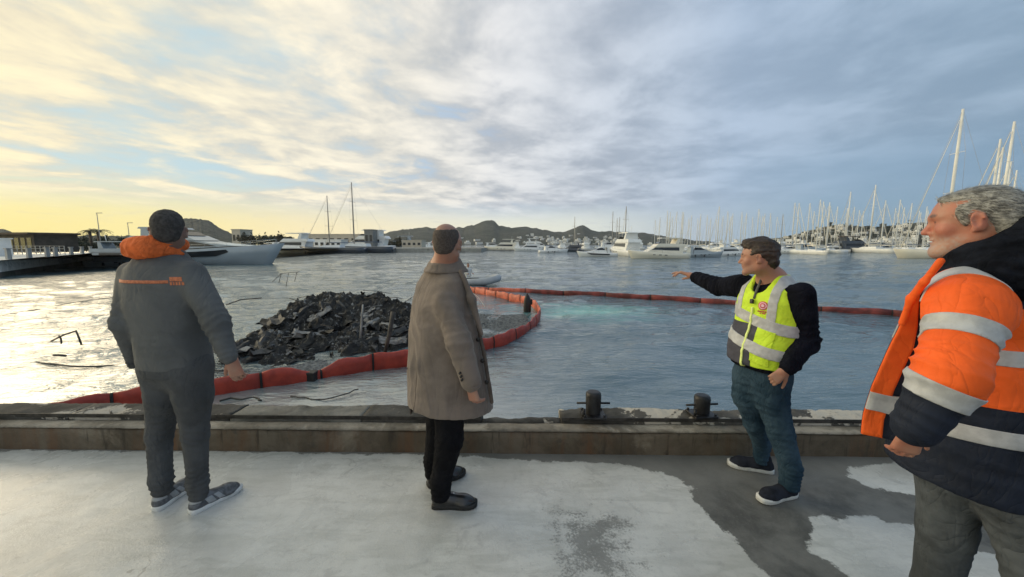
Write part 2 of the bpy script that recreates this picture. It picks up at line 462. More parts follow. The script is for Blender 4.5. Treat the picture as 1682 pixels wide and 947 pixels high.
qx = lambda px, py, z: (QI @ on_z(px, py, z)).x
qy = lambda px, py, z: (QI @ on_z(px, py, z)).y
TOP_K, TOP_C = .205, .25
kerb = empty('kerb_beam', quay(0, 0, 0), 0, 'long rust stained concrete kerb running along the quay edge', 'kerb')
def ps(o, root):
    o.parent = root; o.matrix_parent_inverse = Matrix.Translation(root.location).inverted(); return o
ps(slab('beam', -30, 14, 0, .075, -.05, TOP_K - .02, M_KERB, 700, .004, 1), kerb)
ps(slab('ledge', -30, 14, -.004, .118, TOP_K - .0195, TOP_K, M_LEDGE, 700, .003, 2), kerb)
YB = qy(841, 664, TOP_C)
xe = qx(792, 675, TOP_C); xs_ = qx(920, 676, TOP_C)
cope = empty('quay_coping', quay(-6, .3, 0), 0, 'worn coping stones on the quay edge behind the two men at the burnt boat', 'coping')
bounds = [-30, -12, qx(120, 675, TOP_C), qx(385, 675, TOP_C), qx(600, 675, TOP_C), xe]
for i in range(len(bounds) - 1):
    ps(slab('stone', bounds[i] + .003, bounds[i + 1] - .003, .121, YB, -.02, TOP_C - .003 * (i % 2), [M_COPE2, M_COPE, M_COPE, M_COPE2, M_COPE][i], None, .008, 10 + i, None, .012), cope)
cope2 = empty('quay_coping', quay(3, .3, 0), 0, 'raised dark coping block carrying the two black bollards', 'coping')
ps(slab('stone', xs_, qx(1240, 676, TOP_C), .121, YB - .02, -.02, TOP_C, M_COPE3, None, .011, 21, None, .014), cope2)
ps(slab('stone', qx(1240, 676, TOP_C) + .006, 14, .121, YB - .02, -.02, TOP_C - .004, M_COPE3, None, .010, 22, None, .012), cope2)
low = tag(slab('low_coping', xe + .004, xs_ - .004, .121, .20, -.02, TOP_K + .012, M_COPE, None, .008, 30, None, .02), 'low broken strip of coping in the gap beside the raised block', 'coping')
edge = MB()  # dark strip standing in for the shadow line under the coping's front edge
for a, b_ in ((-30, xe), (xs_, 14)):
    pts = [quay(a, .1185, TOP_C - .018), quay(b_, .1185, TOP_C - .018)]
    edge.box((pts[0] + pts[1]) / 2, (b_ - a, .005, .03), Matrix.Rotation(QA, 3, 'Z'))
tag(edge.build('shadow_line', M_LIPSHADE), 'dark edge strip along the front of the coping, painted as its shadow line', 'shadow strip')
# quay wall below, down into the water
wall = MB(); c = quay(-8, .06 + YB / 2, -1.6)
wall.box(c, (44, YB - .16, 3.1), Matrix.Rotation(QA, 3, 'Z'))
tag(wall.build('quay_wall', M_QWALL), kind='structure')

# ---- mooring bollards
M_IRON = pbr('black painted iron', (.018, .018, .02), .45, .3, 15, .35, 60, .2)
def bollard(px, py, name, label, h, tilt):
    p = on_z(px, py, TOP_C)
    t = empty(name, p, QA + tilt, label, 'bollard', 'bollards on the raised coping block')
    post = MB(); n = 20
    prof = [(.056, 0), (.058, .01), (.060, .04), (.062, .12), (.063, h - .03), (.060, h - .012), (.050, h - .002), (.03, h), (.0, h + .002)]
    post.loft([[(r * math.cos(2 * PI * k / n), r * math.sin(2 * PI * k / n), z) for k in range(n)] for r, z in prof[:-1]])
    post.build('post', M_IRON, t)
    bar = MB().tube([(-.135, 0, h * .52), (.135, 0, h * .52)], .0085, 10); bar.build('cross_bar', M_IRON, t)
    base = MB().box((0, 0, .008), (.19, .17, .022), None, .94, .006); base.build('base_plate', M_IRON, t)
    for sx in (-1, 1):
        for sy in (-1, 1):
            MB().tube([(sx * .078, sy * .068, .018), (sx * .078, sy * .068, .034)], .010, 6).build('bolt', M_IRON, t)
    MB().tube([(-.085, -.05, .01), (-.085, -.05, .075)], [.013, .010], 8).build('stub', M_IRON, t)
bollard(974, 682, 'mooring_bollard', 'taller round topped black iron bollard with a cross bar at the end of the block', .205, 0)
bollard(1152, 681, 'mooring_bollard', 'shorter flat topped black iron bollard beside the man in the yellow vest', .172, .1)

# ---- water: one sheet, finer near the quay, out to the horizon
def build_water():
    nr, nc = 620, 560
    y0 = 2.4
    r = y0 * np.exp(np.linspace(0, math.log(1500 / y0), nr))
    ang = np.tan(np.linspace(-1.3, 1.3, nc))
    Rr, Tt = np.meshgrid(r, ang, indexing='ij')
    X = Rr * Tt * .55; Y = Rr.copy()
    P = np.stack([X, Y, np.zeros_like(X)], -1)
    rng = np.random.default_rng(3)
    Z = np.zeros_like(X)
    sp = np.maximum(np.gradient(Rr, axis=0), np.abs(np.gradient(X, axis=1)) * .5)
    for k in range(70):
        lam = .30 * (4.5 / .30) ** rng.random()
        th = R(-72) + rng.normal() * .55            # wind chop coming across from the west
        kx, ky = 2 * PI / lam * math.cos(th), 2 * PI / lam * math.sin(th)
        a = .0030 * lam ** .7
        att = np.clip(1.6 - 4.0 * sp / lam, 0, 1)
        ph = rng.random() * 6.28
        w = np.sin(X * kx + Y * ky + ph + 1.1 * np.sin(X * ky * .13 - Y * kx * .13 + ph * 2))
        Z += a * att * (w + .25 * w * w)
    calm = np.clip((Y - 3.3) / 5.0, .3, 1)
    P[..., 2] = WATER_Z + Z * calm
    idx = np.arange(nr * nc).reshape(nr, nc)
    f = np.stack([idx[:-1, :-1], idx[:-1, 1:], idx[1:, 1:], idx[1:, :-1]], -1).reshape(-1, 4)
    me = mesh_np('harbour_water', P.reshape(-1, 3), f)
    m = bpy.data.materials.new('harbour water'); m.use_nodes = True
    nt = m.node_tree; b = nt.nodes['Principled BSDF']
    co = nd(nt, 'ShaderNodeTexCoord').outputs['Object']
    s1 = nd(nt, 'ShaderNodeMapping', {'Vector': co, 'Rotation': (0, 0, R(-14)), 'Scale': (.45, 1.25, 1)}).outputs[0]
    h1 = noise(nt, s1, .95, 4, .55, .8)
    h2 = noise(nt, s1, 5.5, 4, .6, .5)
    h3 = noise(nt, s1, .16, 3, .5)
    xyz = nd(nt, 'ShaderNodeSeparateXYZ', {0: co})
    yv = xyz.outputs[1]
    amp = mth(nt, 'MULTIPLY_ADD', sstep(nt, yv, 4, 16), .75, .25)
    gust = mth(nt, 'MULTIPLY_ADD', sstep(nt, h3, .35, .65), .6, .6)
    hh = mth(nt, 'MULTIPLY', mth(nt, 'ADD', mth(nt, 'MULTIPLY', h1, .26), mth(nt, 'MULTIPLY', h2, .10)), mth(nt, 'MULTIPLY', amp, gust))
    bn = nd(nt, 'ShaderNodeBump', {'Strength': 1.0, 'Distance': 1.0, 'Height': hh})
    nt.links.new(bn.outputs[0], b.inputs['Normal'])
    # a drifting green tint where the propeller wash crosses the boom
    tp = on_z(965, 512, WATER_Z)
    dd = nd(nt, 'ShaderNodeVectorMath', {0: co, 1: (tp.x, tp.y, 0)}, operation='SUBTRACT').outputs[0]
    dd = nd(nt, 'ShaderNodeVectorMath', {0: dd, 1: (.28, .40, 0)}, operation='MULTIPLY').outputs[0]
    ln = nd(nt, 'ShaderNodeVectorMath', {0: dd}, operation='LENGTH').outputs['Value']
    tint = mth(nt, 'MULTIPLY', mth(nt, 'SUBTRACT', 1.0, sstep(nt, mth(nt, 'ADD', ln, mth(nt, 'MULTIPLY', mth(nt, 'SUBTRACT', h1, .5), 1.2)), .1, 1.1)), .75)
    # sky sheen on the near water, painted as a paler colour with higher IOR
    xv = xyz.outputs[0]
    sky_sheen = mth(nt, 'MULTIPLY', mth(nt, 'SUBTRACT', 1.0, sstep(nt, mth(nt, 'ADD', xv, mth(nt, 'MULTIPLY', h3, 1.5)), -.4, 2.6)), mth(nt, 'SUBTRACT', 1.0, sstep(nt, mth(nt, 'ADD', yv, mth(nt, 'MULTIPLY', h1, 2.0)), 6.5, 12)))
    bc = mixc(nt, mth(nt, 'MULTIPLY', sky_sheen, .8), (.058, .112, .135), (.27, .29, .28))
    nt.links.new(mixc(nt, tint, bc, (.12, .50, .43)), b.inputs['Base Color'])
    nt.links.new(mth(nt, 'MULTIPLY_ADD', sky_sheen, .65, 2.1), b.inputs['IOR'])
    b.inputs['Roughness'].default_value = .06
    o = put('harbour_water', me, m); tag(o, kind='structure')
build_water()
# ================================================================== SMOOTH BODIES
# soft implicit shapes meshed by surface nets, for people and their clothes
class Soft:
    def __init__(self): self.p = []
    def cone(self, a, b, ra, rb, k=.02, sub=False):
        a, b = np.array(a, float), np.array(b, float)
        m = max(ra, rb) + k + .03
        def f(P):
            ba = b - a; l2 = max(ba @ ba, 1e-12)
            t = np.clip((P - a) @ ba / l2, 0, 1)
            return np.linalg.norm(P - a - t[:, None] * ba, axis=1) - (ra + (rb - ra) * t)
        self.p.append((f, np.minimum(a, b) - m, np.maximum(a, b) + m, k, sub)); return self
    def chain(self, pts, rs, k=.02):
        for i in range(len(pts) - 1): self.cone(pts[i], pts[i + 1], rs[i], rs[i + 1], k)
        return self
    def ell(self, c, r, k=.02, rot=None, sub=False, pw=2.0):
        c, r = np.array(c, float), np.array(r, float)
        M = np.array(rot) if rot is not None else np.eye(3)
        m = (np.abs(M) @ r if pw <= 2 else np.abs(M) @ r * 1.05) + k + .03
        def f(P):
            q = np.abs((P - c) @ M) / r          # columns of M are the local axes
            n = (q ** pw).sum(1) ** (1 / pw)
            g = np.maximum(np.sqrt(((q / r) ** 2).sum(1)) / np.maximum(np.sqrt((q * q).sum(1)), 1e-6), 1e-6)
            return (n - 1) / g
        self.p.append((f, c - m, c + m, k, sub)); return self
    def loft(self, secs, k=.03, sub=False, pw=2.3):
        """secs: rows (z, cx, cy, rx, ry, yaw), rising in z"""
        s = np.array(secs, float)
        m = s[:, 3:5].max() + k + .04
        lo = np.array([s[:, 1].min() - m, s[:, 2].min() - m, s[0, 0] - k - .04]); hi = np.array([s[:, 1].max() + m, s[:, 2].max() + m, s[-1, 0] + k + .04])
        def f(P):
            z = np.clip(P[:, 2], s[0, 0], s[-1, 0])
            it = lambda j: np.interp(z, s[:, 0], s[:, j])
            cx, cy, rx, ry, ya = it(1), it(2), it(3), it(4), it(5)
            dx_, dy_ = P[:, 0] - cx, P[:, 1] - cy
            c, n = np.cos(ya), np.sin(ya)
            u, v = np.abs(c * dx_ + n * dy_), np.abs(-n * dx_ + c * dy_)
            e = ((u / rx) ** pw + (v / ry) ** pw) ** (1 / pw)
            d = (e - 1) * np.minimum(rx, ry) * (.55 + .45 * np.hypot(u, v) / np.maximum(np.hypot(u * np.minimum(rx, ry) / rx, v * np.minimum(rx, ry) / ry), 1e-6))
            dz_ = np.abs(P[:, 2] - z)
            return np.where(dz_ > 0, np.hypot(np.maximum(d, 0), dz_) + np.minimum(d, 0) * 0, d)
        self.p.append((f, lo, hi, k, sub)); return self
    def fn(self, f, lo, hi, k=.02, sub=False):
        self.p.append((f, np.array(lo, float), np.array(hi, float), k, sub)); return self
    def cutbox(self, lo, hi, k=.004):
        lo, hi = np.array(lo, float), np.array(hi, float)
        c, h = (lo + hi) / 2, (hi - lo) / 2
        def f(P):
            q = np.abs(P - c) - h
            return np.linalg.norm(np.maximum(q, 0), axis=1) + np.minimum(q.max(1), 0)
        self.p.append((f, lo - .05, hi + .05, k, True)); return self
    def cutplane(self, pt, nrm, k=.004):
        """removes what lies on the side that nrm points to"""
        pt, n = np.array(pt, float), np.array(nrm, float); n /= np.linalg.norm(n)
        self.p.append((lambda P: -((P - pt) @ n), np.full(3, -9.), np.full(3, 9.), k, True)); return self
    def at(self, P):
        d = np.full(len(P), .25)
        for f, lo, hi, k, sub in self.p:
            m = np.all((P >= lo) & (P <= hi), axis=1)
            if not m.any(): continue
            e = f(P[m]); c = d[m]
            if sub:
                h = np.clip(.5 - .5 * (c + e) / k, 0, 1)
                d[m] = c + (-e - c) * h + k * h * (1 - h)
            else:
                d[m] = np.minimum(c, e) - np.maximum(k - np.abs(c - e), 0) ** 2 / (4 * k)
        return d
    def bounds(self):
        lo = np.min([p[1] for p in self.p if not p[4]], axis=0); hi = np.max([p[2] for p in self.p if not p[4]], axis=0)
        return lo, hi
    def net(self, h, fine=None):
        """surface nets on a rectilinear grid; fine: list of (axis, lo, hi, step)"""
        lo, hi = self.bounds()
        ax = []
        for a in range(3):
            x = [lo[a]]
            fr = [q for q in (fine or []) if q[0] == a]
            while x[-1] < hi[a]:
                st = h
                for _, l, u, s in fr:
                    if l - h < x[-1] < u: st = min(st, s)
                x.append(x[-1] + st)
            ax.append(np.array(x))
        n = [len(a) for a in ax]
        # coarse pass: every 4th grid node
        D = np.full(n, .25, dtype=np.float32)
        st = 4
        ci = [np.unique(np.append(np.arange(0, k, st), k - 1)) for k in n]
        G = np.stack(np.meshgrid(*[ax[i][ci[i]] for i in range(3)], indexing='ij'), -1)
        dc = self.at(G.reshape(-1, 3)).reshape(G.shape[:3])
        near = np.abs(dc) < h * st * 1.9
        nb = np.zeros_like(near)
        for i in (-1, 0, 1):
            for j in (-1, 0, 1):
                for k in (-1, 0, 1):
                    nb |= np.roll(near, (i, j, k), (0, 1, 2))
        full = np.zeros(n, bool)
        ind = [np.searchsorted(ci[i], np.arange(n[i]), side='right') - 1 for i in range(3)]
        nearf = nb[np.ix_(*ind)]
        sg = dc[np.ix_(*ind)]
        D[:] = np.where(sg < 0, -.25, .25)
        I = np.argwhere(nearf)
        P = np.stack([ax[a][I[:, a]] for a in range(3)], 1)
        for s in range(0, len(P), 400000):
            q = I[s:s + 400000]
            D[q[:, 0], q[:, 1], q[:, 2]] = self.at(P[s:s + 400000])
        inside = D < 0
        c8 = [(i, j, k) for i in (0, 1) for j in (0, 1) for k in (0, 1)]
        sl_ = lambda A, o: A[o[0]:n[0] - 1 + o[0], o[1]:n[1] - 1 + o[1], o[2]:n[2] - 1 + o[2]]
        cnt = sum(sl_(inside, o).astype(np.int8) for o in c8)
        act = (cnt > 0) & (cnt < 8)
        C = np.argwhere(act)
        vid = np.full(act.shape, -1, np.int64); vid[act] = np.arange(len(C))
        acc = np.zeros((len(C), 3)); wt_ = np.zeros(len(C))
        xyz = lambda o: np.stack([ax[a][C[:, a] + o[a]] for a in range(3)], 1)
        val = {o: D[C[:, 0] + o[0], C[:, 1] + o[1], C[:, 2] + o[2]] for o in c8}
        for o in c8:
            for a in range(3):
                if o[a]: continue
                p = list(o); p[a] = 1; p = tuple(p)
                d0, d1 = val[o], val[p]
                m = (d0 < 0) != (d1 < 0)
                t = np.where(m, d0 / np.where(m, d0 - d1, 1), 0)
                pt = xyz(o) + t[:, None] * (xyz(p) - xyz(o))
                acc[m] += pt[m]; wt_[m] += 1
        V = acc / wt_[:, None]
        F = []
        for a in range(3):
            b, c = (a + 1) % 3, (a + 2) % 3
            s0 = [slice(None)] * 3; s1 = [slice(None)] * 3
            s0[a] = slice(0, n[a] - 1); s1[a] = slice(1, n[a])
            for q in (b, c): s0[q] = slice(1, n[q] - 1); s1[q] = slice(1, n[q] - 1)
            i0, i1 = inside[tuple(s0)], inside[tuple(s1)]
            e = np.argwhere(i0 != i1)
            if not len(e): continue
            flip = i0[e[:, 0], e[:, 1], e[:, 2]]
            e = e.copy(); e[:, b] += 1; e[:, c] += 1
            def v_(db, dc_):
                q = e.copy(); q[:, b] -= db; q[:, c] -= dc_
                return vid[q[:, 0], q[:, 1], q[:, 2]]
            quad = np.stack([v_(1, 1), v_(0, 1), v_(0, 0), v_(1, 0)], 1)
            quad[~flip] = quad[~flip][:, ::-1]
            F.append(quad[(quad >= 0).all(1)])
        return V, np.concatenate(F)

def vnormals(V, F):
    a, b, c, d = (V[F[:, i]] for i in range(4))
    fn = np.cross(c - a, d - b)
    N = np.zeros_like(V)
    for i in range(4): np.add.at(N, F[:, i], fn)
    return N / np.maximum(np.linalg.norm(N, axis=1, keepdims=True), 1e-12)
def relax(V, F, it=2, lam=.5):
    E = np.concatenate([F[:, [0, 1]], F[:, [1, 2]], F[:, [2, 3]], F[:, [3, 0]]])
    n = len(V); deg = np.bincount(E.ravel(), minlength=n).astype(float)
    for _ in range(it):
        A = np.zeros_like(V)
        for x in range(3):
            A[:, x] = np.bincount(E[:, 0], weights=V[E[:, 1], x], minlength=n) + np.bincount(E[:, 1], weights=V[E[:, 0], x], minlength=n)
        V = V + lam * (A / deg[:, None] - V)
    return V

def ridge(x): return 1 - 2 * np.abs(np.sin(x))
def folds(V, N, spots=(), amp=.004, scale=9.0, stretch=(1, 1, .45), seed=0):
    """cloth: soft drape everywhere plus creases ringed round joints. spots: (centre, axis, radius, wavelength, amplitude)"""
    q = V * np.array(stretch)
    w = fbm(V, 5.0, 2, seed)
    d = amp * (.7 * fbm(q, scale, 3, seed + 1) + .6 * (.5 - np.abs(fbm(q, scale * .7, 2, seed + 5))))
    for c, axis, rad, wl, am in spots:
        c, axis = np.array(c, float), np.array(axis, float); axis /= np.linalg.norm(axis)
        r = V - c; t = r @ axis
        g = np.exp(-(r ** 2).sum(1) / (rad * rad))
        side = fbm(V, 7, 2, seed + 11)
        d += am * g * ridge(PI * t / wl + 2.2 * w + 1.2 * side) * (.55 + .45 * side)
    return V + N * d[:, None]

def cloth(name, soft, h, mat, parent, spots=(), amp=.004, scale=9.0, stretch=(1, 1, .45), seed=0, smooth=2, fine=None):
    V, F = soft.net(h, fine)
    V = relax(V, F, smooth)
    V = folds(V, vnormals(V, F), spots, amp, scale, stretch, seed)
    return put(name, mesh_np(name, V, F), mat, parent)

def rotz(a): return np.array(Matrix.Rotation(a, 3, 'Z'))
def euler(x, y, z): return np.array(Matrix.Rotation(z, 3, 'Z') @ Matrix.Rotation(y, 3, 'Y') @ Matrix.Rotation(x, 3, 'X'))

# ---- a hand: palm, four unequal bent fingers, thumb
def hand(S_, wrist, direction, palm, thumb, curl=(.5, .5, .55, .6), spread=.10, s=1.0, point=None, thumb_out=.6):
    """direction: wrist to knuckles; palm: the way the palm faces; thumb: +1/-1 side. curl: bend of each finger's joints (index..little)"""
    w = np.array(wrist, float); d = np.array(direction, float); d /= np.linalg.norm(d)
    n = np.array(palm, float); n -= d * (n @ d); n /= np.linalg.norm(n)
    side = np.cross(d, n) * thumb                       # towards the thumb
    L = .090 * s
    for off, r0, r1 in ((.026, .0135, .0115), (.009, .0145, .0125), (-.009, .0140, .012), (-.025, .0125, .0105)):
        S_.cone(w + side * off * .62 * s + d * .004, w + d * L + side * off * s, r0 * s, r1 * s, .012)
    S_.cone(w - d * .03 * s, w + d * .02 * s, .024 * s, .022 * s, .02)
    for i, (off, ln, r) in enumerate(((.027, .072, .0088), (.0095, .080, .0090), (-.0085, .074, .0086), (-.0255, .058, .0076))):
        p = w + d * L + side * off * s - d * (.003 * abs(i - 1)) * s
        dirv = d + side * spread * (1.2 - i) * .9; dirv /= np.linalg.norm(dirv)
        c = curl[i]
        for q, seg in enumerate((.47, .30, .23)):
            a = c * (.85, 1.05, .6)[q]
            dirv = dirv * math.cos(a) + n * math.sin(a); dirv /= np.linalg.norm(dirv)
            e = p + dirv * ln * seg * s
            S_.cone(p, e, r * (1 - .07 * q) * s, r * (1 - .07 * (q + 1)) * s, .0035)
            p = e
    p = w + d * .022 * s + side * .022 * s + n * .006 * s
    tv = side * thumb_out + d * .75 + n * .35; tv /= np.linalg.norm(tv)
    e = p + tv * .043 * s; S_.cone(p, e, .014 * s, .0108 * s, .010)
    tv = tv * .9 + d * .35 + n * .15; tv /= np.linalg.norm(tv)
    p = e; e = p + tv * .030 * s; S_.cone(p, e, .0105 * s, .0095 * s, .003)
    tv = tv + d * .2 + n * .1; tv /= np.linalg.norm(tv)
    S_.cone(e, e + tv * .024 * s, .0095 * s, .0078 * s, .003)

# ---- a head with a face. Local axes: x his right, y the way he looks, z up; origin midway between the ears
def head(S_, o, M, s=1.0, fat=1.0, nose=1.0, brow=1.0):
    o = np.array(o, float); M = np.array(M)
    T = lambda *p: o + M @ (np.array(p, float) * s)
    C = lambda a, b, ra, rb, k=.01, sub=False: S_.cone(T(*a), T(*b), ra * s, rb * s, k * s, sub)
    E = lambda c, r, k=.012, rot=None, sub=False: S_.ell(T(*c), np.array(r) * s, k * s, M if rot is None else M @ rot, sub)
    E((0, -.016, .040), (.0755, .098, .084), .02)
    E((0, .030, .030), (.068, .066, .068), .03)                     # forehead
    E((0, .025, -.045), (.060 * fat, .066, .062), .03)                # middle of the face
    C((-.044 * fat, -.004, -.058), (-.016, .072, -.094), .022 * fat, .018, .025)   # jaw
    C((.044 * fat, -.004, -.058), (.016, .072, -.094), .022 * fat, .018, .025)
    E((0, .078, -.097), (.022, .016, .017), .018)                   # chin
    E((-.044, .060, -.018), (.022 * fat, .022, .022), .02); E((.044, .060, -.018), (.022 * fat, .022, .022), .02)   # cheeks
    C((-.043, .070, .030), (0, .088, .026), .010 * brow, .011 * brow, .014); C((.043, .070, .030), (0, .088, .026), .010 * brow, .011 * brow, .014)
    for sx in (-1, 1):
        E((sx * .031, .098, .010), (.017, .017, .012), .010, None, True)
        E((sx * .031, .073, .011), (.0135, .0135, .0125), .004)
        C((sx * .018, .084, .019), (sx * .043, .077, .018), .0048, .0045, .004)
        C((sx * .020, .085, .003), (sx * .042, .078, .004), .0035, .0035, .005)
    C((0, .086, .022), (0, .089 + .017 * nose, -.018), .0085, .0115, .010)
    E((0, .096 + .014 * nose, -.024), (.0125, .0125, .0105), .006)
    for sx in (-1, 1): E((sx * .013, .092, -.028), (.0085, .011, .008), .006)
    C((-.010, .092, -.041), (.010, .092, -.041), .006, .006, .012)
    E((0, .0905, -.053), (.024, .0095, .0058), .004); E((0, .0885, -.064), (.021, .0095, .0064), .004)
    E((0, .098, -.0585), (.024, .010, .0016), .003, None, True)
    for sx in (-1, 1):                                               # ears
        rt = euler(R(-12), 0, sx * R(-28))
        E((sx * .081, -.012, .002), (.0085, .0195, .033), .006, rt)
        E((sx * .091, -.007, .003), (.0065, .0105, .020), .004, rt, True)
        E((sx * .081, -.004, -.025), (.007, .008, .010), .006)
        C((sx * .088, -.026, .012), (sx * .086, -.020, .027), .0042, .0045, .004)
    return T

def skin_mat(name, col, red=.12, rough=.5):
    m = bpy.data.materials.new(name); m.use_nodes = True
    nt = m.node_tree; b = nt.nodes['Principled BSDF']
    co = nd(nt, 'ShaderNodeTexCoord').outputs['Object']
    f = noise(nt, co, 14, 5, .6); g = noise(nt, co, 60, 4, .6)
    c = mixc(nt, sstep(nt, f, .35, .65), col, (col[0] * 1.02, col[1] * (1 - red * 1.4), col[2] * (1 - red * 1.8)))
    at = nd(nt, 'ShaderNodeAttribute', attribute_name='tint')
    c = mixc(nt, at.outputs['Alpha'], c, at.outputs['Color'])
    nt.links.new(c, b.inputs['Base Color'])
    b.inputs['Roughness'].default_value = rough
    b.inputs['Subsurface Weight'].default_value = .12
    b.inputs['Subsurface Radius'].default_value = (.012, .005, .003)
    b.inputs['Subsurface Scale'].default_value = .6
    bn = nd(nt, 'ShaderNodeBump', {'Strength': .35, 'Distance': .002, 'Height': mth(nt, 'ADD', g, mth(nt, 'MULTIPLY', noise(nt, co, 300, 3, .6), .6))})
    nt.links.new(bn.outputs[0], b.inputs['Normal'])
    return m

def body_mesh(name, S_, h, fine, mat, parent, tints=(), smooth=1):
    """tints: functions V -> (weight, colour): lips, stubble, brows: colours of the skin itself"""
    V, F = S_.net(h, fine)
    V = relax(V, F, smooth, .4)
    me = mesh_np(name, V, F)
    col = np.zeros((len(V), 4), np.float32)
    for fn in tints:
        w, c = fn(V)
        w = np.clip(w, 0, 1)
        tot = np.maximum(col[:, 3] * (1 - w) + w, 1e-6)
        for i in range(3): col[:, i] = (col[:, i] * col[:, 3] * (1 - w) + c[i] * w) / tot
        col[:, 3] = col[:, 3] * (1 - w) + w
    a = me.color_attributes.new('tint', 'FLOAT_COLOR', 'POINT'); a.data.foreach_set('color', col.ravel())
    return put(name, me, mat, parent)

def carve(ob, name, planes, mat, off=.003, keep=True):
    """cuts the part of a garment lying inside the planes [(point, normal)...] (kept where all (p-point).normal<0),
    lifts a copy of it off by `off` and returns it as a child of the garment: tapes, panels, bands"""
    bm = bmesh.new(); bm.from_mesh(ob.data)
    for pt, n in planes:
        n = Vector(n).normalized()
        bmesh.ops.bisect_plane(bm, geom=bm.verts[:] + bm.edges[:] + bm.faces[:], plane_co=Vector(pt), plane_no=n, clear_outer=True, dist=1e-5)
    if not bm.faces:
        bm.free(); return None
    bm.normal_update()
    nrm = {v: v.normal.copy() for v in bm.verts}
    for v in bm.verts: v.co += nrm[v] * off
    be = [e for e in bm.edges if e.is_boundary]
    r = bmesh.ops.extrude_edge_only(bm, edges=be)
    for v in [g for g in r['geom'] if isinstance(g, bmesh.types.BMVert)]:
        # the skirt of the tape goes back down to the garment
        src = min((e.other_vert(v) for e in v.link_edges if e.other_vert(v) in nrm), key=lambda q: (q.co - v.co).length, default=None)
        if src is not None: v.co -= nrm[src] * (off + .001)
    me = bpy.data.meshes.new(name); bm.to_mesh(me); bm.free()
    me.polygons.foreach_set('use_smooth', np.ones(len(me.polygons), bool))
    return put(name, me, mat, ob)

def hairshell(name, o, M, s, layers, mat, parent, h=.0045, amp=.004, scale=60, along=(1, .35, 1), seed=0, cut=(), strands=0, sl=.03, smooth=0, fn_cut=None, smat=None, strand_r=.0007, comb=(0, -1, -.4)):
    """hair as a lumpy shell of locks; layers: ellipsoids in head axes; cut: ellipsoids or cones removed"""
    S_ = Soft(); o = np.array(o, float); M = np.array(M)
    T = lambda p: o + M @ (np.array(p, float) * s)
    for c, r in layers: S_.ell(T(c), np.array(r) * s, .02 * s, M)
    for q in cut:
        if q[0] == 'e': S_.ell(T(q[1]), np.array(q[2]) * s, .008 * s, M, True)
        elif q[0] == 'p': S_.cutplane(T(q[1]), M @ np.array(q[2], float), .012 * s)
        else: S_.cone(T(q[1]), T(q[2]), q[3] * s, q[4] * s, .008 * s, True)
    V, F = S_.net(h)
    V = relax(V, F, 1)
    N = vnormals(V, F)
    L = (V - o) @ M
    d = amp * (fbm(L * np.array(along), scale, 3, seed) + .6 * (1 - 2 * np.abs(fbm(L * np.array(along), scale * .6, 2, seed + 7))))
    V2 = V + N * d[:, None]
    ob = put(name, mesh_np(name, V2, F), mat, parent)
    if strands:
        rng = np.random.default_rng(seed)
        ids = rng.choice(len(V2), strands)
        mb_v, mb_f = [], []
        cmb = M @ np.array(comb, float)
        for i in ids:
            p = V2[i]; nn = N[i]
            if nn @ M[:, 2] < -.5: continue
            t = cmb - nn * (cmb @ nn) + rng.normal(size=3) * .25; t /= max(np.linalg.norm(t), 1e-6)
            t = t + nn * (.12 + .25 * rng.random()); t /= np.linalg.norm(t)
            q = np.cross(t, nn); q /= max(np.linalg.norm(q), 1e-6)
            ln = sl * (.5 + rng.random()) * s
            b = len(mb_v)
            for j, (f_, w_) in enumerate(((0, 1.0), (.5, .9), (1, .3))):
                c = p - nn * .002 + t * ln * f_ - nn * ln * .45 * f_ * f_
                mb_v += [c - q * strand_r * w_, c + q * strand_r * w_]
            mb_f += [[b, b + 1, b + 3, b + 2], [b + 2, b + 3, b + 5, b + 4]]
        me = mesh_np('hair_strands', np.array(mb_v), np.array(mb_f))
        so = put('hair_strands', me, smat or mat, ob); so['kind'] = 'stuff'
    return ob
# ================================================================== PEOPLE
SKIN_A = skin_mat('skin', (.40, .225, .16))
SKIN_B = skin_mat('ruddy skin', (.44, .225, .155), .16)
def person(x, y, label):
    o = empty('person', (x, y, 0), 0, label, 'person')
    W_ = lambda px, py, Y: np.array(at_y(px, py, Y)) - np.array((x, y, 0))
    return o, W_
def sstep_np(x, a, b):
    t = np.clip((x - a) / (b - a), 0, 1); return t * t * (3 - 2 * t)
def fwd(az): return np.array((math.sin(az), math.cos(az), 0.0))
def rgt(az): return np.array((math.cos(az), -math.sin(az), 0.0))
def facing(az, pitch=0.0, roll=0.0):
    return np.array(Matrix.Rotation(-az, 3, 'Z') @ Matrix.Rotation(pitch, 3, 'X') @ Matrix.Rotation(roll, 3, 'Y'))

def two_tone(ob, pt, n, mats):
    """cuts a garment along a plane; cloth beyond the plane gets the second material"""
    me = ob.data
    bm = bmesh.new(); bm.from_mesh(me)
    n = Vector(n).normalized(); pt = Vector(pt)
    bmesh.ops.bisect_plane(bm, geom=bm.verts[:] + bm.edges[:] + bm.faces[:], plane_co=pt, plane_no=n, dist=1e-5)
    while len(me.materials) < len(mats): me.materials.append(mats[len(me.materials)])
    for f in bm.faces:
        if (f.calc_center_median() - pt).dot(n) > 0: f.material_index = 1
    bm.to_mesh(me); bm.free()

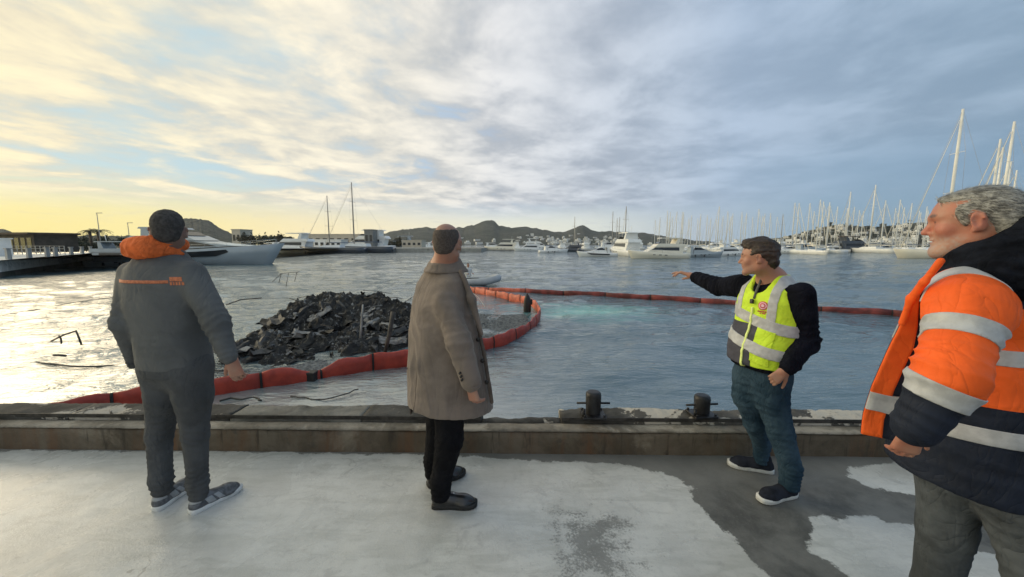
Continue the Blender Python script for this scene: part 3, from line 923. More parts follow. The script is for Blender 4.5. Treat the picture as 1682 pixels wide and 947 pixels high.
SOLE = [(0, .024), (.06, .033), (.2, .0355), (.4, .034), (.55, .040), (.7, .0455), (.83, .0445), (.92, .038), (.975, .027), (1.0, .014)]
def shoe(parent, heel, az, L, mat, sole_mat, sole_h=.028, name='shoe', high=.055, extra=None, laces=None, seed=0, toe_h=.036, sole_fn=None):
    """upper as the part, sole and laces as its sub-parts; heel: ground point under the back of the heel"""
    h = np.array(heel, float); f = fwd(az); r = rgt(az)
    T = lambda t, x, z: h + f * t * L + r * x + np.array((0, 0, z))
    S_ = Soft()
    k = L / .29
    S_.chain([T(.12, 0, .040), T(.4, 0, .042), T(.72, .002, .034), T(.85, .002, .030)], [.034 * k, .037 * k, toe_h * k * 1.12, .032 * k], .03)
    S_.ell(T(.68, .006, .030), (.046 * k, .046 * k, .030 * k), .03)
    S_.cone(T(.16, 0, .05), T(.19, 0, .05 + high), .035 * k, .039 * k, .03)
    S_.cone(T(.30, 0, .066), T(.62, .002, .046), .028 * k, .026 * k, .03)
    S_.cutplane(T(0, 0, sole_h - .006), (0, 0, -1), .002)
    ob = cloth(name, S_, .0065, mat, parent, [(T(.66, 0, .05), f, .05, .018, .0012)], .0008, 30, (1, 1, 1), seed, 1)
    rings = []
    def outline(z, grow, lift):
        left = [(t, -w) for t, w in SOLE]; right = [(t, w * 1.06) for t, w in SOLE[::-1]]
        return [T(t, x * k * grow + .002, z + lift * max(0, t - .72) ** 2 * .13) for t, x in left + right]
    mb = MB()
    mb.loft([outline(0, .93, 1), outline(.004, .99, 1), outline(sole_h * .6, 1.03, .7), outline(sole_h, 1.0, .5)])
    mb.build('sole', sole_mat, ob)
    if laces:
        for q in range(4):
            t = .36 + .075 * q
            z = .096 - .012 * q
            MB().tube([T(t, -.024, z - .014), T(t + .01, -.01, z - .0015), T(t + .012, .01, z - .0015), T(t, .024, z - .014)], .0032, 5).build('lace', laces, ob)
    return ob, T

# ---------------------------------------------------------------- 1: man in grey, seen from behind, orange hood
M_GREYJ = pbr('grey softshell', (.118, .120, .118), .85, .10, 4, .25, 500, bdist=.002, spec=.2, crease=(4.0, .009))
M_GREYT = pbr('grey twill', (.082, .084, .086), .9, .12, 6, .3, 420, bdist=.002, spec=.15, crease=(6, .012))
M_HOOD = pbr('orange fleece', (.80, .17, .045), .85, .10, 14, .35, 380, bdist=.002, spec=.2, crease=(9, .012, .8))
M_PIPE = pbr('orange print', (.55, .17, .075), .7, .15, 60, .1, 300)
M_MESHU = pbr('grey shoe mesh', (.13, .135, .145), .8, .25, 40, .5, 420, bdist=.002)
M_PANEL = pbr('pale shoe panel', (.32, .33, .34), .6, .1, 30, .2, 300)
M_WHITE = pbr('white rubber', (.68, .68, .66), .5, .08, 20, .1, 80)
M_LACE = pbr('dark lace', (.06, .06, .065), .8, .1, 50, .2, 300)
M_DHAIR = pbr('short dark hair', (.070, .064, .060), .9, .2, 60, .5, 420, bdist=.002, spec=.15)

def man_grey():
    o, W_ = person(-2.05, 2.20, 'man in dark grey jacket with orange hood, his back turned, beside the kerb')
    hd = R(10); f, r = fwd(hd), rgt(hd); ya = -hd
    up = np.array((0, 0, 1.))
    la, ra = np.array((-.160, .0, .08)), np.array((.098, -.035, .08))
    lk, rk = W_(262, 712, 2.23), W_(321, 712, 2.17)
    lh, rh = W_(268, 618, 2.21), W_(314, 618, 2.16)
    # trousers
    S_ = Soft()
    S_.chain([lh + up * .06, lh - up * .12, lk, la + up * .10, la + up * .02], [.112, .098, .066, .055, .053], .03)
    S_.chain([rh + up * .06, rh - up * .12, rk, ra + up * .10, ra + up * .02], [.112, .098, .066, .056, .054], .03)
    c = (lh + rh) / 2
    S_.ell(c + up * .07, (.178, .128, .16), .05, rotz(ya))
    S_.cutplane((0, 0, .075), (0, 0, -1), .004); S_.cutplane(c + up * .17, (0, 0, 1), .004)
    lean = (0, 0, 1)
    tr = cloth('trousers', S_, .0085, M_GREYT, o, [(la + up * .07, lean, .13, .034, .010), (ra + up * .07, lean, .13, .036, .011), (lk, (.1, .2, 1), .12, .05, .006), (rk, (.1, .2, 1), .12, .05, .006), (c - up * .05, (.3, 0, 1), .16, .06, .006)], .006, 8, (1, 1, .5), 3)
    # jacket: body and sleeves in one
    J = Soft()
    z = lambda py: W_(275, py, 2.2)[2]
    J.loft([(z(612), c[0], c[1] + .005, .205, .140, ya), (z(590), c[0], c[1], .207, .145, ya), (z(545), .0, -.0, .205, .142, ya), (z(500), -.01, .0, .232, .148, ya),
            (z(460), -.012, .005, .232, .142, ya), (z(440), -.012, .01, .205, .125, ya), (z(424), -.010, .015, .145, .105, ya), (z(412), -.008, .02, .10, .09, ya)], .03)
    ls, rs = -r * .205 + np.array((-.012, 0, z(450))), r * .205 + np.array((-.012, 0, z(450)))
    le, re = W_(205, 530, 2.16), W_(356, 528, 2.10)
    lw, rw = W_(226, 594, 2.27), W_(376, 585, 2.06)
    J.chain([ls, le, lw], [.076, .064, .050], .035); J.chain([rs, re, rw], [.077, .064, .046], .035)
    J.cutplane((0, 0, z(608)), (0, .05, -1), .004)
    jk = cloth('jacket', J, .0085, M_GREYJ, o, [(le, le - ls, .12, .045, .009), (re, re - rs, .12, .045, .009), (rw, rw - re, .08, .03, .007), (lw, lw - le, .08, .03, .006), (c + up * .12, (0, 0, 1), .16, .05, .006), ((ls + rs) / 2 - f * .1 - up * .1, (.4, 0, 1), .2, .07, .003)], .0065, 6, (1, 1, .4), 5)
    carve(jk, 'hem_band', [((0, 0, z(596)), up)], M_GREYT, .002)
    # orange line and block of print across the back
    n = -f
    zl = z(459)
    tilt = np.array((0.0, 0, 1.0))
    # limits found by sight lines from the photograph: from the far side of the back to the right shoulder blade
    def side(px, py, sgn):
        p = W_(px, py, 2.06); d = np.array(ray(px, py)); nrm = np.cross(d, up); nrm /= np.linalg.norm(nrm)
        return (p, nrm * sgn)
    backside = ((-.0, .02, 1.3), f)
    ln = carve(jk, 'print_line', [((0, 0, zl + .0085), up), ((0, 0, zl - .0085), -up), side(196, 459, -1), side(276, 459, 1), backside], M_PIPE, .0015)
    lg = carve(jk, 'print_block', [((0, 0, zl + .026), up), ((0, 0, zl + .002), -up), side(278.5, 459, -1), side(299, 459, 1), backside], M_PIPE, .0015)
    for a, b_ in ((278.5, 282), (283.5, 286.5), (288, 291.5), (293, 296), (298, 302)):
        carve(jk, 'print_letter', [((0, 0, zl - .001), up), ((0, 0, zl - .019), -up), side(a, 459, -1), side(b_, 459, 1), backside], M_PIPE, .0015)
    # seam across the yoke
    # head and hands: one continuous body under the clothes
    B = Soft()
    hc = W_(277, 378, 2.20) + np.array((0, 0, -.012))
    hm = facing(R(-32), R(-3))
    T = head(B, hc, hm, .96, 1.04)
    B.cone(T(0, -.028, -.03), (-.008, .02, z(430)), .060, .066, .03)
    B.chain([(-.008, .02, z(430)), (0, 0, z(520)), (c[0], c[1], c[2] + .05)], [.10, .11, .10], .05)
    B.chain([ls * 1.0, le, lw], [.05, .042, .03], .03); B.chain([rs, re, rw], [.05, .042, .03], .03)
    B.chain([c, lh, lk, la + up * .1, la], [.09, .075, .045, .035, .03], .03); B.chain([c, rh, rk, ra + up * .1, ra], [.09, .075, .045, .035, .03], .03)
    hand(B, rw + np.array((.008, .006, -.022)), (.12, .20, -1), (-.35, 1, .1), -1, (.5, .6, .65, .7), .04, 1.05)
    hand(B, lw + np.array((.02, .03, -.025)), (.35, .5, -.8), (1, -.1, .2), 1, (.5, .5, .55, .6), .05, 1.0)
    hz = hc[2]
    body_mesh('body', B, .016, [(2, hz - .2, hz + .2, .005), (0, hc[0] - .12, hc[0] + .12, .005), (1, hc[1] - .14, hc[1] + .15, .005), (2, rw[2] - .22, rw[2] + .02, .0045), (0, rw[0] - .07, rw[0] + .09, .0045), (1, rw[1] - .06, rw[1] + .14, .005)], SKIN_A, o,
              [lambda V: (np.clip(((V - T(0, .06, -.06)) ** 2).sum(1) / -.0062 + 1.3, 0, 1) * .6, (.12, .085, .07)),
               lambda V: (sstep_np((V - T(0, .035, 0)) @ -hm[:, 1], -.015, .02) * (V[:, 2] > hz - .13) * .55, (.085, .066, .056))])
    hairshell('hair', hc, hm, .96, [((0, -.020, .045), (.078, .098, .088)), ((0, .012, .082), (.066, .080, .050)), ((0, -.060, -.010), (.064, .050, .062))], M_DHAIR, o, .006, .0018, 70, (1, 1, 1), 2,
              [('p', (0, .075, .07), (0, 1, -.15)), ('p', (0, .042, .0), (0, 1, -.50)), ('p', (0, 0, -.052), (0, .25, -1)), ('e', (.080, .000, .0), (.018, .030, .034)), ('e', (-.080, .000, .0), (.018, .030, .034))], 0)
    # hood lying round the neck and on the back
    Hd = Soft()
    ctr = np.array((-.008, .02, 0))
    ring = [ctr + r * math.cos(t) * .090 + f * math.sin(t) * .082 + up * (z(403) + .028 * math.sin(t) * 0 + .01 * math.cos(t)) for t in np.linspace(0, 2 * PI, 15)]
    rr = [.030 + .012 * max(0, -math.sin(t)) + .006 * max(0, -math.cos(t)) for t in np.linspace(0, 2 * PI, 15)]
    Hd.chain(ring, rr, .03)
    Hd.ell(ctr - f * .105 - r * .01 + up * z(408), (.108, .060, .055), .04, rotz(ya))
    Hd.ell(ctr - f * .095 - r * .065 + up * z(405), (.055, .054, .055), .03, rotz(ya))
    Hd.cone(ctr - f * .115 + r * .06 + up * z(412), ctr + f * .01 + r * .125 + up * z(417), .030, .012, .03)
    Hd.ell(ctr + up * z(375) + f * .02, (.066, .066, .07), .02, rotz(ya), True)
    cloth('hood', Hd, .007, M_HOOD, o, [(ctr - f * .12 - r * .05 + up * z(405), (1, .3, .2), .13, .05, .008), (ctr - f * .1 + r * .06 + up * z(410), (.4, .2, 1), .12, .035, .007)], .006, 14, (1, 1, 1), 9)
    for hl, az, sd in (((-.164, -.060, 0), R(1), 0), ((.074, -.085, 0), R(27), 1)):
        ob, TT = shoe(o, hl, az, .292, M_MESHU, M_WHITE, .030, laces=M_LACE, seed=sd, high=.06)
        for (a, b_) in ((.30, .44), (.50, .60)):
            for sg in (-1, 1): carve(ob, 'side_panel', [(TT(.4, 0, 0), rgt(az) * sg), (TT(a, 0, .03), TT(a, 0, 0) - TT(b_, 0, .02)), (TT(b_, 0, .03), TT(b_, 0, 0.02) - TT(a, 0, 0)), (TT(.4, 0, .075), (0, 0, 1)), (TT(.4, 0, .034), (0, 0, -1))], M_PANEL, .0015)
        carve(ob, 'heel_panel', [(TT(.17, 0, .03), fwd(az)), (TT(.1, 0, .088), (0, 0, 1)), (TT(.1, 0, .066), (0, 0, -1))], M_PANEL, .002)
man_grey()

# ---------------------------------------------------------------- 2: man in the long wool coat
M_WOOL = pbr('grey brown wool', (.205, .165, .137), .95, .14, 5, .5, 300, bdist=.003, spec=.15, sheen=.15, crease=(3.0, .010, .30))
M_WOOLC = pbr('wool lining edge', (.13, .105, .088), .95, .12, 8, .5, 260, bdist=.003, spec=.15)
M_BLACKT = pbr('black trousers cloth', (.008, .008, .010), .9, .2, 8, .3, 380, bdist=.002, spec=.12, crease=(7, .012))
M_LEATHER = pbr('polished black leather', (.010, .010, .011), .28, .3, 12, .12, 90, coat=.4)
M_RUBBERB = pbr('black rubber sole', (.014, .014, .014), .65, .2, 20, .2, 90)
M_BUTTON = pbr('dark horn button', (.02, .016, .013), .4, .3, 60, .1, 100)
M_BIT = pbr('silver metal bit', (.72, .72, .70), .25, .05, 30, .0, 60, metal=1.0)
M_SHADE = pbr('cropped dark hair', (.080, .063, .054), .9, .2, 120, .5, 380, bdist=.002)

def man_coat():
    o, W_ = person(-.42, 2.28, 'balding man in long brown grey wool coat, black trousers and black loafers')
    hd = R(58); f, r = fwd(hd), rgt(hd); ya = -hd; up = np.array((0, 0, 1.))
    ra, la = np.array((-.025, -.093, .08)), np.array((-.115, .13, .08))
    rk, lk = W_(738, 722, 2.15), W_(720, 722, 2.36)
    rh, lh = W_(738, 630, 2.17), W_(728, 630, 2.33)
    S_ = Soft()
    S_.chain([rh, rk, ra + up * .1, ra + up * .0], [.112, .080, .064, .062], .03); S_.chain([lh, lk, la + up * .1, la + up * .0], [.11, .076, .062, .060], .03)
    S_.ell((rh + lh) / 2 + up * .05, (.165, .125, .15), .05, rotz(ya))
    S_.cutplane((0, 0, .058), (0, 0, -1), .004)
    cloth('trousers', S_, .0085, M_BLACKT, o, [(ra + up * .06, up, .12, .035, .008), (la + up * .06, up, .12, .035, .008), (rk, (.1, 0, 1), .12, .06, .005)], .005, 8, (1, 1, .5), 13)
    z = lambda py, Y=2.2: W_(735, py, Y)[2]
    cx = lambda a, b_, Y: (W_(a, 600, Y)[0] + W_(b_, 600, Y)[0]) / 2
    C = Soft()
    sec = []
    for py, a, b_, w in ((690, 672, 812, .255), (640, 671, 806, .262), (580, 671, 796, .262), (540, 672, 788, .256), (500, 675, 776, .250), (470, 681, 766, .245), (457, 687, 763, .235), (449, 693, 761, .20), (441, 700, 757, .13), (432, 708, 750, .075)):
        Y = 2.26
        half = (W_(b_, py, Y)[0] - W_(a, py, Y)[0]) / 2
        # the silhouette from the camera mixes depth and width of the section
        dep = math.sqrt(max(.08 ** 2, (half ** 2 - (w * .45) ** 2) / .80))
        sec.append((z(py, Y), (W_(a, py, Y)[0] + W_(b_, py, Y)[0]) / 2, .0, w * .95, dep, ya))
    C.loft(sec, .03, pw=2.15)
    rs, re, rw = W_(735, 498, 2.09), W_(754, 562, 2.00), W_(773, 626, 2.01)
    C.chain([rs - r * .10 + up * .05, rs - r * .02, re, rw], [.050, .074, .071, .057], .022)
    C.cutplane(W_(740, 683, 2.1) - up * .0, (-.10, -.10, -1), .006)
    # the open front: a wedge taken out between the two front edges
    fr = np.array((sec[1][1], 0, 0)) + f * .30
    coat = cloth('coat', C, .009, M_WOOL, o, [(r * .2 + up * 1.2, (.2, .3, 1), .16, .07, .006), (-f * .13 + up * 1.05, (.8, -.2, .5), .28, .10, .006), (-f * .15 + up * .8, (1, -.4, .12), .30, .10, .007), (re, re - rs, .12, .05, .008), (rs - up * .08, (.3, 0, 1), .11, .045, .005), (rw, rw - re, .07, .04, .004)], .008, 4.2, (1, 1, .28), 21, 2)
    A2 = Soft(); ls = -r * .2 + np.array((sec[5][1], 0, z(470))); lw_ = ls + f * .10 - up * .52
    A2.chain([ls + r * .07 - up * .02, ls - up * .05, ls + f * .02 - up * .27, lw_], [.065, .08, .072, .06], .05)
    cloth('sleeve', A2, .010, M_WOOL, o, [(ls - up * .27, up, .14, .055, .008)], .006, 5.5, (1, 1, .3), 27)
    # collar turned down round the neck, lapel and front edge
    K = Soft()
    nc = np.array((W_(730, 432, 2.24)[0], .0, 0)); zt, zb = z(423, 2.24), z(447, 2.24)
    K.loft([(zb, nc[0], nc[1], .158, .132, ya), (zb + (zt - zb) * .5, nc[0], nc[1], .118, .108, ya), (zt, nc[0] + .004, nc[1], .083, .083, ya)], .01)
    K.cone(nc + up * (zb - .05), nc + up * (zt + .05), .070, .070, .008, True)
    K.cone(nc + f * .06 + up * (zb - .05), nc + f * .16 + up * (zt + .03), .045, .085, .008, True)
    cloth('collar', K, .0055, M_WOOL, o, [(nc - f * .1 + up * zb, up, .12, .05, .003)], .003, 9, (1, 1, 1), 29, 2)
    # lapel on the front edge
    Lp = Soft()
    p0, p1, p2 = W_(757, 445, 2.14), W_(776, 492, 2.13), W_(791, 548, 2.14)
    Lp.cone(p0, p1, .012, .020, .02); Lp.cone(p1, p2, .020, .008, .02); Lp.cone(p1 + np.array((-.02, -.01, .02)), p2, .014, .006, .02)
    cloth('lapel', Lp, .006, M_WOOL, o, [], .002, 14, (1, 1, 1), 30, 1)
    P2 = Soft()
    q0_, q1_, q2_ = W_(781, 520, 2.15), W_(795, 580, 2.16), W_(808, 660, 2.18)
    P2.chain([q0_, q1_, q2_], [.010, .012, .012], .01)
    cloth('front_facing', P2, .006, M_WOOLC, o, [], .002, 14, (1, 1, 1), 31, 1)
    for px, py in ((785, 557), (792, 592), (799, 627)):
        b_ = W_(px, py, 2.128)
        MB().tube([b_, b_ + np.array((.003, -.010, 0))], .0125, 12).build('button', M_BUTTON, coat)
    for k in range(3):
        b_ = rw + (re - rw) * (.14 + .085 * k) + np.array((-.030, -.056, .0))
        MB().tube([b_, b_ + np.array((-.002, -.009, 0))], .0075, 10).build('cuff_button', M_BUTTON, coat)
    carve(coat, 'seam', [(r * .075, r), (r * .071, -r), (up * .98, up), (f * .0, f)], M_WOOLC, .0012)
    carve(coat, 'pocket_flap', [(rs * 0 + f * .12, f), (f * .0, -f), (up * .875, up), (up * .825, -up), (r * .05, -r)], M_WOOL, .005)
    # back vent
    MB().box(W_(673.5, 640, 2.24), (.006, .05, .30), Matrix.Rotation(-.03, 3, 'Y')).build('vent_edge', M_WOOLC, coat)
    B = Soft()
    hc = W_(735, 402, 2.22)
    hm = facing(R(11), R(-3))
    T = head(B, hc, hm, .98, 1.05)
    neck = np.array((W_(728, 445, 2.24)[0], .0, z(446, 2.24)))
    B.cone(T(0, -.028, -.03), neck, .056, .064, .03)
    B.chain([neck, (neck[0], 0, z(540)), (rh + lh) / 2], [.10, .11, .09], .05)
    B.chain([rs, re, rw], [.05, .045, .03], .03); B.chain([ls, ls + f * .02 - up * .27, lw_], [.05, .045, .03], .03)
    B.chain([(rh + lh) / 2, rh, rk, ra + up * .1, ra], [.085, .07, .045, .035, .03], .03); B.chain([(rh + lh) / 2, lh, lk, la + up * .1, la], [.085, .07, .045, .035, .03], .03)
    hand(B, rw + np.array((.0, -.004, -.010)), (.22, .0, -1), (.6, 1, .4), -1, (.75, .85, .9, .95), .02, 1.05)
    hand(B, lw_ + np.array((.0, .0, -.03)), (.2, .1, -1), (.3, -1, .1), 1, (.5, .5, .55, .6), .03, 1.0)
    beard = lambda V: (sstep_np(np.einsum('ij,j->i', V - T(0, 0, -.030), -hm[:, 2]), .0, .02) * sstep_np((V - T(0, .012, 0)) @ hm[:, 1], .0, .03) * (V[:, 2] > hc[2] - .14) * .8, (.055, .042, .036))
    fuzz = lambda V: (sstep_np((V - T(0, 0, -.05)) @ hm[:, 2], 0, .02) * (1 - sstep_np((V - T(0, .03, 0)) @ hm[:, 1], -.01, .02)) * .30 * (V[:, 2] > hc[2] - .1), (.20, .14, .11))
    body_mesh('body', B, .016, [(2, hc[2] - .2, hc[2] + .2, .005), (0, hc[0] - .13, hc[0] + .13, .005), (1, hc[1] - .13, hc[1] + .14, .005), (2, rw[2] - .18, rw[2] + .02, .0045), (0, rw[0] - .05, rw[0] + .12, .0045), (1, rw[1] - .08, rw[1] + .10, .005)], SKIN_A, o, [fuzz, beard])
    hairshell('hair', hc, hm, .98, [((0, -.018, .040), (.0765, .0985, .0850)), ((0, -.062, -.012), (.060, .043, .055))], M_SHADE, o, .006, .0012, 90, (1, 1, 1), 12,
              [('p', (0, .045, .02), (0, 1, 0)), ('p', (0, 0, -.046), (0, .2, -1)), ('e', (0, -.022, .118), (.060, .088, .066)), ('e', (.080, .0, .0), (.018, .030, .036)), ('e', (-.080, .0, .0), (.018, .030, .036))], 500, .006, comb=(0, -.3, -1))
    for hl, az in (((-.084, -.093, 0), R(88)), ((-.158, .10, 0), R(56))):
        ob, TT = shoe(o, hl, az, .285, M_LEATHER, M_RUBBERB, .030, laces=None, seed=3, high=.035, toe_h=.034, name='loafer')
        MB().tube([TT(.47, -.026, .075), TT(.48, 0, .088), TT(.47, .026, .075)], .0045, 8).build('metal_bit', M_BIT, ob)
        MB().tube([TT(.56, -.036, .058), TT(.62, -.034, .056), TT(.80, -.022, .052), TT(.84, 0, .053), TT(.80, .024, .052), TT(.62, .038, .056), TT(.56, .040, .058)], .0035, 6).build('apron_seam', M_LEATHER, ob)
man_coat()
# ---------------------------------------------------------------- 3: man in the yellow vest, pointing
M_YEL = pbr('fluorescent yellow vest', (.62, .86, .035), .7, .06, 10, .2, 320, bdist=.002, crease=(6, .007, .8))
M_YTRIM = pbr('pale yellow piping', (.80, .92, .30), .7, .05, 30, .1, 200)
M_TAPE = pbr('silver reflective tape', (.46, .47, .48), .5, .10, 22, .2, 340, bdist=.002)
M_NAVYV = pbr('grey navy panel', (.055, .055, .075), .8, .15, 12, .25, 330, bdist=.002)
M_NAVYS = pbr('navy wool', (.008, .009, .016), .95, .25, 9, .5, 260, bdist=.003, spec=.1, crease=(7, .014))
M_DENIM = pbr('blue denim', (.018, .040, .064), .9, .35, 5, .5, 520, col2=(.045, .080, .115), bdist=.002, spec=.12, crease=(6.5, .013))
M_NAVYSH = pbr('navy suede', (.020, .023, .034), .9, .25, 14, .4, 300, bdist=.002, spec=.2)
M_BRHAIR = pbr('dark brown hair', (.020, .013, .010), .55, .5, 70, .5, 300, col2=(.050, .032, .024), bdist=.003)
M_RED = pbr('red print', (.62, .07, .09), .6, .1, 30, .05, 200)
M_PINK = pbr('pale pink print', (.78, .50, .58), .6, .1, 90, .05, 200)
M_RADIO = pbr('black radio plastic', (.02, .02, .02), .45, .2, 20, .15, 120)
M_LANYARD = pbr('grey lanyard', (.12, .12, .11), .8, .2, 60, .2, 200)

def man_vest():
    o, W_ = person(1.69, 2.42, 'dark haired man in yellow reflective vest and blue jeans pointing across the water')
    hd = R(-108); f, r = fwd(hd), rgt(hd); ya = -hd; up = np.array((0, 0, 1.))
    # his left leg is the nearer one
    la, ra = np.array((.115, -.145, .085)), np.array((.125, .150, .085))
    lk, rk = W_(1284, 712, 2.30), W_(1240, 695, 2.50)
    lh, rh = W_(1268, 628, 2.33), W_(1232, 628, 2.47)
    S_ = Soft()
    S_.chain([lh + up * .05, lh - up * .1, lk, la + up * .12, la + up * .0], [.108, .097, .070, .060, .058], .03)
    S_.chain([rh + up * .05, rh - up * .1, rk, ra + up * .12, ra + up * .0], [.108, .096, .067, .057, .055], .03)
    c = (lh + rh) / 2
    S_.ell(c + up * .06, (.165, .120, .15), .05, rotz(ya))
    S_.cutplane((0, 0, .062), (0, 0, -1), .004); S_.cutplane(c + up * .15, (0, 0, 1), .004)
    je = cloth('jeans', S_, .0085, M_DENIM, o, [(la + up * .08, up, .13, .030, .010), (ra + up * .08, up, .13, .030, .010), (lk, (.2, .1, 1), .13, .042, .008), (rk, (.2, .1, 1), .13, .042, .008), (c - up * .08, (.2, .1, 1), .17, .05, .008)], .007, 8, (1, 1, .5), 33)
    z = lambda py: W_(1255, py, 2.36)[2]
    # jumper with sleeves
    ls, rs = -r * .195 + np.array((.0, .0, z(478))), r * .185 + np.array((-.02, 0, z(476)))
    le, lw = W_(1324, 562, 2.24), W_(1294, 604, 2.11)
    re, rw = W_(1180, 470, 2.84), W_(1143, 455, 3.06)
    J = Soft()
    J.loft([(z(604), c[0], c[1], .190, .145, ya), (z(575), c[0] - .0, c[1], .195, .150, ya), (z(530), .005, 0, .190, .142, ya), (z(495), 0, 0, .195, .132, ya), (z(475), .0, 0, .170, .112, ya), (z(464), .0, .0, .11, .085, ya), (z(455), .0, .0, .075, .07, ya)], .03)
    J.chain([ls, le, lw], [.069, .066, .048], .035); J.chain([rs, re, rw], [.080, .062, .047], .035)
    J.cutplane((0, 0, z(604)), (0, 0, -1), .004)
    J.cutplane(rw + (rw - re) * .02, rw - re, .003) if False else None
    ju = cloth('jumper', J, .0085, M_NAVYS, o, [(le, le - ls, .14, .05, .010), (re, re - rs, .13, .045, .008), (lw, lw - le, .08, .03, .006), (rw, rw - re, .08, .03, .005)], .007, 7, (1, 1, .5), 35)
    # vest over it
    V_ = Soft()
    V_.loft([(z(602), c[0], c[1], .212, .168, ya), (z(575), c[0], c[1], .214, .172, ya), (z(530), .005, 0, .206, .163, ya), (z(495), 0, 0, .200, .150, ya), (z(476), 0, 0, .182, .127, ya), (z(464), 0, 0, .125, .10, ya), (z(452), .0, .0, .090, .085, ya)], .03)
    V_.cone(ls - r * .02 - up * .02, ls - r * .16 - up * .06, .088, .12, .006, True); V_.cone(rs + r * .02 - up * .02, rs + r * .16 - up * .04, .088, .12, .006, True)
    V_.cone(ls - r * .035 - up * .10, ls - r * .035 - up * .20, .075, .03, .01, True)
    nk = np.array((0, 0, z(455)))
    V_.cone(nk - up * .06 + f * .10, nk + up * .10 + f * .06, .050, .10, .01, True)
    V_.ell(nk + up * .03, (.074, .074, .09), .006, None, True)
    V_.cutplane((0, 0, z(597)), -up + np.array((0, 0, 0)), .004)
    ve = cloth('vest', V_, .007, M_YEL, o, [((ls + rs) / 2 + f * .1 - up * .1, (.5, .2, 1), .14, .045, .004), (c + up * .25 + f * .1, (.2, .3, 1), .2, .06, .004)], .005, 7, (1, 1, .6), 37)
    ve_n = lambda n: (n[0], n[1], n[2])
    fr = (np.zeros(3), -f)
    band = lambda name, pya, pyb, mat, tilt, off, extra=(): carve(ve, name, [((0, 0, z(pya)), up + r * tilt), ((0, 0, z(pyb)), -up - r * tilt)] + list(extra), mat, off)
    zipx = lambda s: (r * s, r)           # a plane across the chest at s metres from the middle
    lft = lambda s: (-r * s, r)           # keep what lies to his left of s
    rgt_ = lambda s: (r * s, -r)
    front = (f * .02, -f); back = (f * .02, f)
    # lower panels first, the tapes over them
    band('front_panel', 532, 603, M_NAVYV, 0, .002, [(-r * .055, -r), front])
    band('front_panel', 541, 603, M_NAVYV, 0, .002, [(r * .03, r), (r * .0, -r), front]) if False else None
    band('back_panel', 535, 603, M_NAVYS, 0, .002, [back])
    band('pocket', 532, 584, M_YEL, -.22, .006, [(-r * .052, r), (-r * .150, -r), front])
    band('reflective_band', 515, 532, M_TAPE, -.26, .0055)
    band('reflective_band', 555, 571, M_TAPE, -.22, .009)
    # shoulder tapes running up over the shoulder
    for s in (-1, 1):
        carve(ve, 'shoulder_tape', [(r * s * .088, -r * s), (r * s * .135, r * s), ((0, 0, z(526)), -up)], M_TAPE, .0035)
    # zip edge and piping
    for a, nm in ((.0, 'zip'),):
        carve(ve, nm, [(r * (a + .006), r), (r * (a - .006), -r), front, ((0, 0, z(505)), up)], M_YTRIM, .010)
    for s in (-1, 1):
        pts = []
        for py, q in ((472, .150), (486, .138), (502, .138), (518, .150)):
            pts.append(r * s * q + f * (.108 if py > 480 else .07) + np.array((0, 0, z(py))))
    # emblem on his left breast
    ctr = -r * .062 + np.array((0, 0, z(500)))
    e = carve(ve, 'emblem', [(ctr + (r * math.cos(t) + up * math.sin(t)) * .027, r * math.cos(t) + up * math.sin(t)) for t in np.linspace(0, 2 * PI, 13)[:-1]] + [front], M_RED, .003)
    carve(ve, 'emblem_ring', [(ctr + (r * math.cos(t) + up * math.sin(t)) * .022, r * math.cos(t) + up * math.sin(t)) for t in np.linspace(0, 2 * PI, 13)[:-1]] + [front], M_PINK, .0042)
    carve(ve, 'emblem_core', [(ctr + (r * math.cos(t) + up * math.sin(t)) * .016, r * math.cos(t) + up * math.sin(t)) for t in np.linspace(0, 2 * PI, 11)[:-1]] + [front], M_RED, .0052)
    carve(ve, 'emblem_mark', [(ctr + (r * math.cos(t) + up * math.sin(t)) * .010, r * math.cos(t) + up * math.sin(t)) for t in np.linspace(0, 2 * PI, 9)[:-1]] + [front], M_PINK, .0062)
    for row, xs in ((-.037, (-.026, -.016, -.006, .004, .014, .024)), (-.048, (-.014, -.004, .010))):
        for x in xs:
            q = ctr + r * x + up * row
            carve(ve, 'lettering', [(q + r * .0035, r), (q - r * .0035, -r), (q + up * .004, up), (q - up * .004, -up), front], M_RED, .003)
    # lanyard and small radio at the neck opening
    p0 = nk + f * .105 - up * .04
    MB().tube([nk + f * .09 + up * .0, p0 + f * .03 - up * .06, p0 + f * .042 - up * .10], .007, 8).build('lanyard', M_LANYARD, ve)
    MB().box(p0 + f * .058 - up * .115, (.022, .016, .030), Matrix.Rotation(-hd, 3, 'Z'), 1, .005).build('radio', M_RADIO, ve)
    B = Soft()
    hc = W_(1246, 424, 2.385)
    hm = facing(R(-50), R(-3))
    T = head(B, hc, hm, .93, 1.0, 1.0)
    B.cone(T(0, -.028, -.03), nk - up * .02, .058, .066, .03)
    B.chain([nk - up * .04, (0, 0, z(530)), c], [.09, .10, .09], .05)
    B.chain([ls, le, lw], [.05, .045, .03], .03); B.chain([rs, re, rw], [.05, .042, .03], .03)
    B.chain([c, lh, lk, la + up * .12, la], [.08, .07, .045, .035, .03], .03); B.chain([c, rh, rk, ra + up * .12, ra], [.08, .07, .045, .035, .03], .03)
    d = rw - re; d /= np.linalg.norm(d)
    hand(B, rw + d * .03, d + np.array((-.42, -.1, .06)), (.15, -.5, -1), -1, (.12, .25, .55, .75), .05, 1.08, thumb_out=.7)
    hand(B, lw + np.array((-.012, -.004, -.008)), (-.60, .15, -.70), (.6, .8, -.1), 1, (.9, 1.1, 1.2, 1.25), .02, .92)
